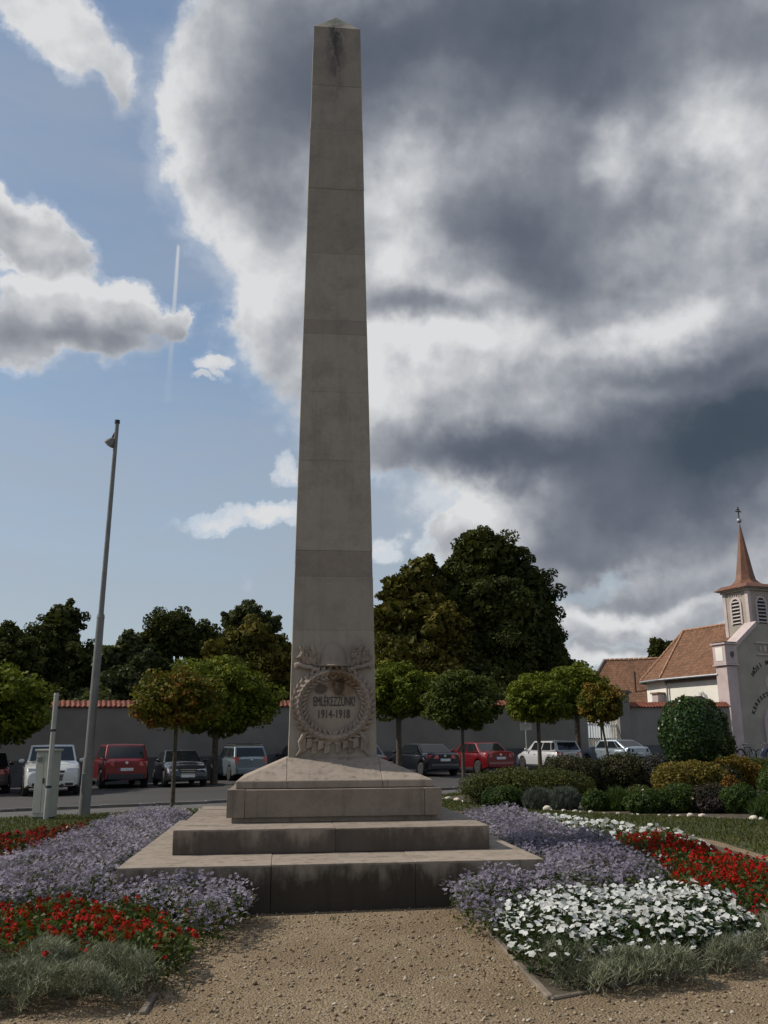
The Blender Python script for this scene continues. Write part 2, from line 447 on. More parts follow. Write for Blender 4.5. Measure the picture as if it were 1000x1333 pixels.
M_PINK = plain('pink_plaster', (0.50, 0.41, 0.395), 0.9, var=0.12, scale=0.8, bump=0.15)
M_CREAM = plain('cream_plaster', (0.345, 0.312, 0.265), 0.9, var=0.11, scale=0.8, bump=0.15)
M_ROOF = roof_mat('old_roof_tiles', (0.195, 0.095, 0.05))
M_SPIRE = plain('spire_sheet', (0.16, 0.068, 0.035), 0.55, metal=0.0, var=0.2, scale=2.0)
M_ZINC = plain('zinc', (0.30, 0.31, 0.33), 0.5, metal=0.6)
M_LOUVRE = plain('louvre_grey', (0.42, 0.40, 0.38), 0.8)
M_DARK = plain('dark_recess', (0.015, 0.013, 0.013), 0.9)
M_DOOR = plain('dark_door_wood', (0.05, 0.022, 0.022), 0.6, var=0.3)
M_STEEL = plain('galvanised_steel', (0.17, 0.168, 0.16), 0.55, metal=0.35, var=0.12, scale=4.0)
M_STEEL2 = plain('dull_steel_tube', (0.36, 0.36, 0.33), 0.6, metal=0.2, var=0.15, scale=3.0)
M_CAB = plain('cabinet_polyester', (0.34, 0.345, 0.30), 0.65, var=0.12, scale=2.5)
M_LAMP = plain('lamp_glass', (0.55, 0.56, 0.57), 0.2, metal=0.1)
M_IRON = plain('black_iron', (0.025, 0.025, 0.028), 0.5, metal=0.4)
M_BARK = plain('bark', (0.075, 0.058, 0.042), 0.95, var=0.4, scale=9.0, bump=0.9, bscale=18)
M_RUBBER = plain('tyre_rubber', (0.018, 0.018, 0.018), 0.85)
M_RIM = plain('alloy', (0.50, 0.51, 0.52), 0.3, metal=0.7)
M_GLASS = plain('car_glass', (0.012, 0.015, 0.017), 0.06, var=0.05, spec=0.7)
M_TRIM = plain('black_trim', (0.02, 0.02, 0.021), 0.6)
M_PLATE = plain('number_plate', (0.62, 0.62, 0.60), 0.5)
M_REDLENS = plain('tail_lens', (0.42, 0.02, 0.025), 0.12, var=0.2, coat=0.6)
M_CLEARLENS = plain('head_lens', (0.42, 0.44, 0.46), 0.1, metal=0.3, coat=0.8)
M_CHROME = plain('chrome', (0.7, 0.7, 0.71), 0.12, metal=0.95)
M_WSTONE = plain('white_edging_stone', (0.58, 0.52, 0.43), 0.9, var=0.25, scale=8.0)
M_SIGN = plain('sign_back_alu', (0.42, 0.42, 0.41), 0.5, metal=0.3)
M_DASH = plain('white_gate_paint', (0.70, 0.68, 0.64), 0.6)

# ------------------------------------------------------------------ mesh helpers
from mathutils import noise as mnoise

class MB:
    """collects shapes for ONE mesh object"""

    def __init__(self):
        self.v, self.f, self.m = [], [], []

    def add(self, vs, fs, mi=0):
        o = len(self.v)
        self.v += [tuple(p) for p in vs]
        self.f += [tuple(i + o for i in f) for f in fs]
        self.m += [mi] * len(fs)
        return self

    def box(self, c, s, rot=None, mi=0, taper=1.0):
        x, y, z = s[0] / 2, s[1] / 2, s[2] / 2
        vs = []
        for k, (dx, dy, dz) in enumerate([(-1, -1, -1), (1, -1, -1), (1, 1, -1), (-1, 1, -1), (-1, -1, 1), (1, -1, 1), (1, 1, 1), (-1, 1, 1)]):
            q = taper if dz > 0 else 1.0
            p = Vector((dx * x * q, dy * y * q, dz * z))
            if rot is not None:
                p = rot @ p
            vs.append((p.x + c[0], p.y + c[1], p.z + c[2]))
        return self.add(vs, [(0, 3, 2, 1), (4, 5, 6, 7), (0, 1, 5, 4), (1, 2, 6, 5), (2, 3, 7, 6), (3, 0, 4, 7)], mi)

    def hexa(self, bot, top, mi=0):
        return self.add(list(bot) + list(top), [(0, 3, 2, 1), (4, 5, 6, 7), (0, 1, 5, 4), (1, 2, 6, 5), (2, 3, 7, 6), (3, 0, 4, 7)], mi)

    def prism(self, poly, z0, z1, mi=0):
        n = len(poly)
        vs = [(x, y, z0) for x, y in poly] + [(x, y, z1) for x, y in poly]
        fs = [tuple(range(n - 1, -1, -1)), tuple(range(n, 2 * n))] + [(i, (i + 1) % n, (i + 1) % n + n, i + n) for i in range(n)]
        return self.add(vs, fs, mi)

    def extrude_xz(self, poly, y0, y1, mi=0):
        """an outline in the x-z plane given depth from y0 to y1"""
        n = len(poly)
        vs = [(x, y0, z) for x, z in poly] + [(x, y1, z) for x, z in poly]
        fs = [tuple(range(n)), tuple(range(2 * n - 1, n - 1, -1))] + [(i + n, (i + 1) % n + n, (i + 1) % n, i) for i in range(n)]
        return self.add(vs, fs, mi)

    def tube(self, pts, rad, n=8, mi=0, caps=True):
        pts = [Vector(p) for p in pts]
        if not isinstance(rad, (list, tuple)):
            rad = [rad] * len(pts)
        o = len(self.v)
        up = None
        for k, p in enumerate(pts):
            d = (pts[min(k + 1, len(pts) - 1)] - pts[max(k - 1, 0)]).normalized()
            if up is None:
                up = Vector((0, 0, 1)) if abs(d.z) < 0.9 else Vector((1, 0, 0))
            a = d.cross(up).normalized()
            b = d.cross(a).normalized()
            up = -b if (-b).dot(up) > 0 else b
            for i in range(n):
                t = 2 * math.pi * i / n
                self.v.append(tuple(p + (a * math.cos(t) + b * math.sin(t)) * rad[k]))
        for k in range(len(pts) - 1):
            for i in range(n):
                j = (i + 1) % n
                self.f.append((o + k * n + i, o + (k + 1) * n + i, o + (k + 1) * n + j, o + k * n + j))
                self.m.append(mi)
        if caps:
            self.f.append(tuple(o + i for i in range(n)))
            self.f.append(tuple(o + (len(pts) - 1) * n + i for i in range(n - 1, -1, -1)))
            self.m += [mi, mi]
        return self

    def lathe(self, prof, n=16, c=(0, 0, 0), mi=0, sy=1.0, rot=None):
        """profile of (radius, z) turned about the vertical axis"""
        o = len(self.v)
        for r, z in prof:
            for i in range(n):
                t = 2 * math.pi * i / n
                p = Vector((r * math.cos(t), r * math.sin(t) * sy, z))
                if rot is not None:
                    p = rot @ p
                self.v.append((p.x + c[0], p.y + c[1], p.z + c[2]))
        for k in range(len(prof) - 1):
            for i in range(n):
                j = (i + 1) % n
                self.f.append((o + k * n + i, o + k * n + j, o + (k + 1) * n + j, o + (k + 1) * n + i))
                self.m.append(mi)
        self.f.append(tuple(o + i for i in range(n - 1, -1, -1)))
        self.f.append(tuple(o + (len(prof) - 1) * n + i for i in range(n)))
        self.m += [mi, mi]
        return self

    def blob(self, c, r, rng=None, n=10, m=7, rough=0.0, rot=None, mi=0):
        """a rounded lump with radii r, optionally knobbly"""
        prof = []
        o = len(self.v)
        for k in range(m + 1):
            ph = math.pi * k / m
            for i in range(n):
                t = 2 * math.pi * i / n
                q = 1.0 + (rng.uniform(-rough, rough) if rng and 0 < k < m else 0)
                p = Vector((r[0] * math.sin(ph) * math.cos(t) * q, r[1] * math.sin(ph) * math.sin(t) * q, -r[2] * math.cos(ph) * q))
                if rot is not None:
                    p = rot @ p
                self.v.append((p.x + c[0], p.y + c[1], p.z + c[2]))
        for k in range(m):
            for i in range(n):
                j = (i + 1) % n
                self.f.append((o + k * n + i, o + k * n + j, o + (k + 1) * n + j, o + (k + 1) * n + i))
                self.m.append(mi)
        return self


def build(name, mb, mats, parent=None, loc=None, rotz=0.0, bevel=0.0, seg=2, smooth=None, uv=None, worn=0.0):
    me = bpy.data.meshes.new(name)
    me.from_pydata(mb.v, [], mb.f)
    for mt in (mats if isinstance(mats, (list, tuple)) else [mats]):
        me.materials.append(mt)
    me.polygons.foreach_set('material_index', mb.m)
    bm = bmesh.new()
    bm.from_mesh(me)
    bmesh.ops.remove_doubles(bm, verts=bm.verts, dist=1e-5)
    bmesh.ops.recalc_face_normals(bm, faces=bm.faces)
    if bevel:
        ed = [e for e in bm.edges if len(e.link_faces) == 2 and e.calc_face_angle(0) > R(25)]
        bmesh.ops.bevel(bm, geom=ed, offset=bevel, segments=seg, profile=0.7, affect='EDGES', clamp_overlap=True)
    if worn:                                              # long edges rubbed and chipped unevenly
        for _ in range(3):
            ed = [e for e in bm.edges if e.calc_length() > 0.22]
            if ed:
                bmesh.ops.subdivide_edges(bm, edges=ed, cuts=1, use_grid_fill=True)
        for v in bm.verts:
            k = mnoise.noise(v.co * 3.1) * .6 + mnoise.noise(v.co * 11.0)
            v.co += v.normal * (worn * k)
    bm.to_mesh(me)
    bm.free()
    if smooth:
        me.polygons.foreach_set('use_smooth', [True] * len(me.polygons))
        me.set_sharp_from_angle(angle=R(smooth))
    if uv:
        ly = me.uv_layers.new(name='UVMap')
        a, b, o = Vector(uv[0]).normalized(), Vector(uv[1]).normalized(), Vector(uv[2])
        for lp in me.loops:
            p = me.vertices[lp.vertex_index].co - o
            ly.data[lp.index].uv = (p.dot(a), p.dot(b))
    ob = bpy.data.objects.new(name, me)
    COL.objects.link(ob)
    if parent is not None:
        ob.parent = parent
    if loc is not None:
        ob.location = loc
    ob.rotation_euler[2] = rotz
    return ob


def tag(o, label=None, cat=None, group=None, kind=None):
    if label:
        o['label'] = label
    if cat:
        o['category'] = cat
    if group:
        o['group'] = group
    if kind:
        o['kind'] = kind
    return o


def thing(name, label, cat, loc=(0, 0, 0), rotz=0.0, group=None):
    o = bpy.data.objects.new(name, None)
    COL.objects.link(o)
    o.empty_display_size = 0.3
    o.location = loc
    o.rotation_euler[2] = rotz
    return tag(o, label, cat, group)


def place(name, mesh, parent, loc=(0, 0, 0), rot=(0, 0, 0), sc=(1, 1, 1)):
    o = bpy.data.objects.new(name, mesh)
    COL.objects.link(o)
    o.parent = parent
    o.location, o.rotation_euler, o.scale = loc, rot, sc
    return o


def sheet(name, poly, dz, mat, label, cat, kind='structure'):
    """a piece of ground following the fall of the square"""
    me = bpy.data.meshes.new(name)
    bm = bmesh.new()
    f = bm.faces.new([bm.verts.new((x, y, gz(x) + dz)) for x, y in poly])
    f.normal_update()
    if f.normal.z < 0:
        f.normal_flip()
    bmesh.ops.triangulate(bm, faces=bm.faces)
    bm.to_mesh(me)
    bm.free()
    me.materials.append(mat)
    o = bpy.data.objects.new(name, me)
    COL.objects.link(o)
    return tag(o, label, cat, kind=kind)


def np_object(name, verts, faces, mats, mi=None, tint=None, parent=None):
    """big meshes straight from numpy; every face has the same number of corners"""
    me = bpy.data.meshes.new(name)
    n, k = faces.shape
    me.vertices.add(len(verts))
    me.vertices.foreach_set('co', verts.astype(np.float32).ravel())
    me.loops.add(n * k)
    me.loops.foreach_set('vertex_index', faces.astype(np.int32).ravel())
    me.polygons.add(n)
    me.polygons.foreach_set('loop_start', np.arange(0, n * k, k, dtype=np.int32))
    for mt in mats:
        me.materials.append(mt)
    if mi is not None:
        me.polygons.foreach_set('material_index', mi.astype(np.int32))
    me.update(calc_edges=True)
    if tint is not None:
        at = me.attributes.new('tint', 'FLOAT', 'FACE')
        at.data.foreach_set('value', tint.astype(np.float32))
    o = bpy.data.objects.new(name, me)
    COL.objects.link(o)
    if parent is not None:
        o.parent = parent
    return o


def unit(a):
    return a / np.maximum(np.linalg.norm(a, axis=1, keepdims=True), 1e-9)


def cards(rng, c, nrm, size, aspect=0.55, fold=0.18):
    """folded leaf blades: centre, facing, length -> (verts, quads)"""
    n = len(c)
    t = unit(np.cross(nrm, unit(rng.normal(size=(n, 3)))))
    s = np.cross(nrm, t)
    L = size[:, None]
    v = np.stack([c - t * L * 0.5, c + s * L * aspect * 0.5 + nrm * L * fold, c + t * L * 0.5, c - s * L * aspect * 0.5 + nrm * L * fold], 1)
    return v.reshape(-1, 3), np.arange(4 * n).reshape(n, 4)


def blades(rng, base, length, width, lean=0.35):
    """upright narrow sprigs: triangles"""
    n = len(base)
    a = rng.uniform(0, 2 * np.pi, n)
    s = np.stack([np.cos(a), np.sin(a), np.zeros(n)], 1) * (width / 2)[:, None]
    tip = base + np.stack([rng.normal(0, lean, n), rng.normal(0, lean, n), np.ones(n)], 1) * length[:, None]
    v = np.stack([base - s, base + s, tip], 1)
    return v.reshape(-1, 3), np.arange(3 * n).reshape(n, 3)


def petals(rng, c, nrm, size, k=5, width=0.75, cup=0.15):
    n = len(c)
    t = unit(np.cross(nrm, unit(rng.normal(size=(n, 3)))))
    s = np.cross(nrm, t)
    vs = []
    for j in range(k):
        a = 2 * np.pi * j / k
        d = t * math.cos(a) + s * math.sin(a)
        e = -t * math.sin(a) + s * math.cos(a)
        L = (size / 2)[:, None]
        vs.append(np.stack([c, c + d * L * 0.6 + e * L * width * 0.5 + nrm * L * cup, c + d * L + nrm * L * cup * 0.6, c + d * L * 0.6 - e * L * width * 0.5 + nrm * L * cup], 1))
    v = np.stack(vs, 1)
    return v.reshape(-1, 3), np.arange(4 * n * k).reshape(n * k, 4)


# ------------------------------------------------------------------ the ground
tag(sheet('ground', [(-400, -60), (400, -60), (400, 700), (-400, 700)], -0.02, M_SOIL, 'earth under the whole square', 'ground'), kind='structure')
sheet('gravel_path', [(-14, -8), (14, -8), (14, 13), (6.3, 20), (2.6, 23.5), (-4.4, 21.4), (-14, 9.8)], 0.0, M_GRAVEL,
      'tan gravel path leading up to the monument steps', 'path')
LAWN = [(-30, 8), (-30, 15.5), (-14, 20.3), (-9.3, 22.3), (-4.96, 23.9), (1.67, 28.3), (2.9, 29.4), (16, 40), (22, 22), (16, 9), (7, 9.5),
        (5.1, 12.6), (5.1, 14.8), (4.7, 16.8), (3.7, 19.2), (2.4, 21.2), (1.0, 22.2), (-4.2, 21.0), (-6.3, 19.6), (-8.6, 12.5), (-9.5, 7)]
sheet('lawn', LAWN, 0.006, M_LAWN, 'strip of lawn round the flower beds', 'lawn')
sheet('asphalt_road', [(-60, 5), (-30, 16.9), (-13.5, 22.6), (-10.6, 24.2), (-7.6, 25.3), (-5.0, 26.3), (2.2, 31.0), (16, 41), (40, 44), (60, 30), (90, 55), (90, 88), (-60, 21)],
      0.004, M_ASPHALT, 'grey asphalt road and parking area before the wall', 'road')
sheet('pavement', [(-30, 15.4), (-14, 20.2), (-9.3, 22.2), (-4.96, 23.8), (1.67, 28.2), (2.9, 29.3), (16, 39.6), (16, 41), (2.2, 31.0), (-5.0, 26.3), (-7.6, 25.3), (-10.6, 24.2), (-13.5, 22.6), (-30, 16.9)],
      0.002, M_PAVE, 'narrow grey pavement between the grass and the road', 'pavement')
kb = MB()
kp = [(-30, 16.9), (-13.5, 22.6), (-10.6, 24.2), (-7.6, 25.3), (-5.0, 26.3), (2.2, 31.0), (16, 41)]
for (xa, ya), (xb, yb) in zip(kp, kp[1:]):
    L = math.hypot(xb - xa, yb - ya)
    k = max(1, int(L / 1.0))
    rz = Matrix.Rotation(math.atan2(yb - ya, xb - xa), 3, 'Z')
    for i in range(k):
        t = (i + 0.5) / k
        x, y = xa + (xb - xa) * t, ya + (yb - ya) * t
        kb.box((x, y, gz(x) + 0.02), (L / k - 0.012, 0.14, 0.12), rz)
tag(build('kerb', kb, M_KERB, bevel=0.01, seg=1), 'low concrete kerb along the road', 'kerb', kind='structure')
BED_L = [(-1.8, 6.75), (-1.62, 9.35), (-2.7, 9.6), (-3.2, 14.4), (-4.0, 20.4), (-5.2, 20.2), (-6.9, 17.6), (-7.6, 12), (-6, 8.5), (-4.4, 6.45)]
BED_R = [(0.83, 9.3), (1.03, 6.25), (1.5, 6.5), (2.75, 7.3), (5.2, 8.6), (4.9, 12.4), (4.85, 14.6), (4.4, 16.3), (3.4, 18.6), (2.4, 20.2), (1.6, 20.2), (1.7, 12), (1.6, 9.8)]
sheet('flower_bed_soil', BED_L, 0.010, M_SOIL, 'dark soil of the bed left of the monument', 'flower bed soil')
sheet('flower_bed_soil', BED_R, 0.010, M_SOIL, 'dark soil of the bed right of the monument', 'flower bed soil')
STONES = [(1.5, 26.6), (2.1, 24.6), (2.75, 23.2), (3.5, 21.6), (4.3, 20.5), (5.4, 19.6), (6.2, 18.9), (7.0, 18.1), (8.6, 17.0), (11, 15.5)]
sheet('shrub_bed_soil', STONES + [(17, 17), (16.5, 30), (13, 36.5), (6, 31.5), (2.2, 27.6)], 0.012, M_SOIL, 'dark soil of the shrub bed beside the road', 'shrub bed soil')

rng = np.random.default_rng(7)


def in_poly(poly, x, y):
    r = np.zeros(len(x), bool)
    n = len(poly)
    for i in range(n):
        (xa, ya), (xb, yb) = poly[i], poly[(i + 1) % n]
        c = ((ya > y) != (yb > y)) & (x < (xb - xa) * (y - ya) / (yb - ya + 1e-12) + xa)
        r ^= c
    return r


def edge_dist(poly, x, y):
    d = np.full(len(x), 1e9)
    n = len(poly)
    p = np.stack([x, y], 1)
    for i in range(n):
        a, b = np.array(poly[i]), np.array(poly[(i + 1) % n])
        ab = b - a
        t = np.clip(((p - a) @ ab) / (ab @ ab + 1e-12), 0, 1)
        d = np.minimum(d, np.linalg.norm(p - a - t[:, None] * ab, axis=1))
    return d


def scatter(rng, poly, per_m2):
    xs, ys = zip(*poly)
    a = (max(xs) - min(xs)) * (max(ys) - min(ys))
    n = int(a * per_m2)
    x = rng.uniform(min(xs), max(xs), n)
    y = rng.uniform(min(ys), max(ys), n)
    k = in_poly(poly, x, y)
    return x[k], y[k]


# loose stones on the gravel
def pebbles():
    n = 17000
    y = 3.2 + 6.4 * rng.random(n) ** 1.1
    x = rng.uniform(-4.6, 4.6, n) * (0.35 + y / 9)
    k = ~(in_poly(BED_L, x, y) | in_poly(BED_R, x, y))
    x, y = x[k], y[k]
    n = len(x)
    s = 0.0065 + 0.013 * rng.random(n) ** 2.2
    s[rng.random(n) < 0.02] *= 1.7
    # squashed, turned octahedra with uneven corners
    base = np.array([(1, 0, 0), (0, 1, 0), (-1, 0, 0), (0, -1, 0), (0, 0, 1), (0, 0, -1)], float)
    v = base[None] * rng.uniform(0.6, 1.3, (n, 6, 1)) * s[:, None, None]
    v[:, :, 2] *= 0.7
    a = rng.uniform(0, 6.28, n)
    ca, sa = np.cos(a)[:, None], np.sin(a)[:, None]
    v = np.stack([v[:, :, 0] * ca - v[:, :, 1] * sa, v[:, :, 0] * sa + v[:, :, 1] * ca, v[:, :, 2]], 2)
    v += np.stack([x, y, SLOPE * x + s * 0.3], 1)[:, None]
    tri = np.array([(0, 1, 4), (1, 2, 4), (2, 3, 4), (3, 0, 4), (1, 0, 5), (2, 1, 5), (3, 2, 5), (0, 3, 5)])
    f = (np.arange(n) * 6)[:, None, None] + tri[None]
    m, t, b = principled('loose_gravel')
    at = t.n('ShaderNodeAttribute', attribute_name='tint')
    t.l(t.ramp(at.outputs['Fac'], [(0, (0.10, 0.07, 0.043)), (0.35, (0.23, 0.168, 0.108)), (0.7, (0.31, 0.24, 0.16)), (0.93, (0.40, 0.335, 0.25)), (1, (0.52, 0.47, 0.39))]), b.inputs['Base Color'])
    b.inputs['Roughness'].default_value = 0.9
    o = np_object('loose_gravel', v.reshape(-1, 3), f.reshape(-1, 3), [m], tint=np.repeat(rng.random(n), 8))
    tag(o, 'loose tan gravel stones scattered on the path', 'gravel', kind='stuff')


pebbles()


def litter():
    n = 150
    x = np.concatenate([rng.normal(-1.25, .22, 45), rng.normal(0.75, .2, 40), rng.uniform(-3, 3, 65)])
    y = np.concatenate([rng.uniform(6.0, 8.4, 45), rng.uniform(6.4, 9.2, 40), rng.uniform(4.5, 9.3, 65)])
    p = np.stack([x, y, SLOPE * x + .014], 1)
    v, f = cards(rng, p, unit(rng.normal(0, .25, (n, 3)) + np.array([0, 0, 1.0])), rng.uniform(.018, .05, n), .6, .2)
    m = leaf_mat('dry_leaf_litter', [(.16, .05, .03), (.22, .13, .06), (.12, .08, .04), (.30, .20, .09)], .1, .8)
    o = np_object('leaf_litter', v, f, [m], tint=rng.random(n))
    tag(o, 'dry leaves and fallen petals lying on the gravel', 'leaf litter', kind='stuff')


litter()

L_GRASS = leaf_mat('grass_blades', [(0.024, 0.034, 0.004), (0.043, 0.055, 0.007), (0.062, 0.070, 0.010), (0.09, 0.082, 0.018)], 0.2, 0.6, 0.5)


def grass():
    x, y = scatter(rng, LAWN, 420)
    k = (y > 10) & (np.abs(x) < 16) & ~in_poly(BED_L, x, y) & ~in_poly(STONES + [(17, 17), (16.5, 30), (13, 36.5), (6, 31.5), (2.2, 27.6)], x, y)
    x, y = x[k], y[k]
    n = len(x)
    b = np.stack([x, y, SLOPE * x + 0.004], 1)
    v, f = blades(rng, b, rng.uniform(0.03, 0.075, n), rng.uniform(0.012, 0.025, n), 0.5)
    o = np_object('lawn_grass', v, f, [L_GRASS], tint=rng.random(n))
    tag(o, 'short mown grass around the flower beds', 'grass', kind='stuff')
    # a few tufts in the gravel along the bed edges
    px = np.concatenate([rng.normal(-1.5, 0.10, 260), rng.normal(0.82, 0.08, 60), rng.normal(-0.5, 0.02, 14), rng.normal(0.1, 0.03, 12)])
    py = np.concatenate([rng.uniform(6.3, 8.6, 260), rng.uniform(6.4, 9.2, 60), rng.normal(9.1, 0.02, 14), rng.normal(7.9, 0.03, 12)])
    b = np.stack([px, py, SLOPE * px], 1)
    v, f = blades(rng, b, rng.uniform(0.015, 0.05, len(px)), rng.uniform(0.006, 0.012, len(px)), 0.6)
    o = np_object('weed_tufts', v, f, [L_GRASS], tint=rng.random(len(px)))
    tag(o, 'small weeds along the edges of the gravel path', 'weeds', kind='stuff')


grass()


def edging(name, label, pts):
    t = thing(name, label, 'edging', (pts[0][0], pts[0][1], gz(pts[0][0])))
    for (xa, ya), (xb, yb) in zip(pts, pts[1:]):
        L = math.hypot(xb - xa, yb - ya)
        k = max(1, round(L / 1.0))
        for i in range(k):
            q = (i + 0.5) / k
            x, y = xa + (xb - xa) * q, ya + (yb - ya) * q
            b = MB().box((0, 0, 0), (L / k - 0.015, 0.05, 0.11))
            o = build('edging_slab', b, M_EDGE, t, (x - pts[0][0], y - pts[0][1], gz(x) - gz(pts[0][0]) - 0.030 + random.uniform(-0.010, 0.006)),
                      math.atan2(yb - ya, xb - xa) + random.uniform(-0.012, 0.012), bevel=0.008, seg=1)
    return t


random.seed(5)
edging('concrete_edging', 'thin concrete edging between the gravel path and the white flowers', [(0.80, 9.3), (1.02, 6.27), (1.444, 6.5), (2.72, 7.3), (3.6, 7.75)])
edging('concrete_edging', 'short stub of sunken concrete edging at the left corner of the gravel path', [(-1.53, 6.55), (-1.50, 6.12)])

# ------------------------------------------------------------------ the obelisk
def hw(z):
    return 0.56 - (z - 1.405) / (12.6 - 1.405) * 0.193


def leak_stone(name, base):
    """limestone with brown and black run-off from the helmet above it"""
    m = stone_mat(name, base, tuple(c * .5 for c in base), 0.35, 0.25)
    t = m.node_tree
    b = next(n for n in t.nodes if n.type == 'BSDF_PRINCIPLED')
    src = b.inputs['Base Color'].links[0].from_socket
    q = NT.__new__(NT)
    q.t = t
    co = q.n('ShaderNodeTexCoord').outputs['Object']
    n1 = q.math('MULTIPLY_ADD', q.noise(co, 9.0, 6.0, 0.6), 1.1, -0.55)
    n2 = q.noise(co, 14.0, 5.0, 0.6)

    def patch(x, z, rx, rz, k):
        v = q.mapping(co, (x, 0, z), (0, 0, 0), (rx, 1, rz), 'TEXTURE')
        r = q.vmath('LENGTH', q.vmath('MULTIPLY', v, (1, 0, 1)))
        return q.mapr(q.math('ADD', r, n1), 1.1, 0.75, 0.0, k)
    brown = q.math('MAXIMUM', patch(0.13, 2.32, 0.20, 0.20, .65), patch(0.02, 2.42, 0.10, 0.12, .65))
    dark = q.math('MAXIMUM', patch(0.07, 2.29, 0.09, 0.12, .82), patch(-0.16, 2.25, 0.085, 0.07, .75))
    c = q.mix(brown, src, (0.155, 0.088, 0.036))
    c = q.mix(q.math('MULTIPLY', dark, q.mapr(n2, .25, .5)), c, (0.045, 0.030, 0.020))
    q.l(c, b.inputs['Base Color'])
    return m


def add_text(name, body, mat, parent, height, width, loc, rot=(R(90), 0, 0), depth=0.004):
    cu = bpy.data.curves.new(name, 'FONT')
    cu.body = body
    cu.size = 1.0
    cu.extrude = 0.004
    cu.align_x = 'CENTER'
    tmp = bpy.data.objects.new(name, cu)
    COL.objects.link(tmp)
    dg = bpy.context.evaluated_depsgraph_get()
    me = bpy.data.meshes.new_from_object(tmp.evaluated_get(dg))
    bpy.data.objects.remove(tmp)
    bpy.data.curves.remove(cu)
    xs = [v.co.x for v in me.vertices]
    ys = [v.co.y for v in me.vertices]
    cap = max(v.co.y for v in me.vertices)
    sx = width / (max(xs) - min(xs))
    sy = height / 0.70
    mid = (max(xs) + min(xs)) / 2
    for v in me.vertices:
        v.co = ((v.co.x - mid) * sx, v.co.y * sy, v.co.z)
    me.materials.clear()
    me.materials.append(mat)
    o = bpy.data.objects.new(name, me)
    COL.objects.link(o)
    o.parent = parent
    o.location = loc
    o.rotation_euler = rot
    return o


def leaf_lump(mb, c, dirv, nrm, L, W, T, mi=0):
    """a carved leaf: a thick diamond with a raised midrib"""
    d = Vector(dirv).normalized()
    n = Vector(nrm).normalized()
    s = n.cross(d).normalized()
    c = Vector(c)
    a, b = c - d * L / 2, c + d * L / 2
    pts = [a, c - d * L * .1 + s * W / 2, b, c - d * L * .1 - s * W / 2]
    low = [p - n * T for p in pts]
    rid = [a + n * T * .2, c + n * T, b + n * T * .15]
    vs = pts + low + rid
    fs = [(0, 1, 9, 8), (1, 2, 10, 9), (3, 0, 8, 9), (2, 3, 9, 10), (0, 4, 5, 1), (1, 5, 6, 2), (2, 6, 7, 3), (3, 7, 4, 0), (7, 6, 5, 4)]
    mb.add(vs, fs, mi)


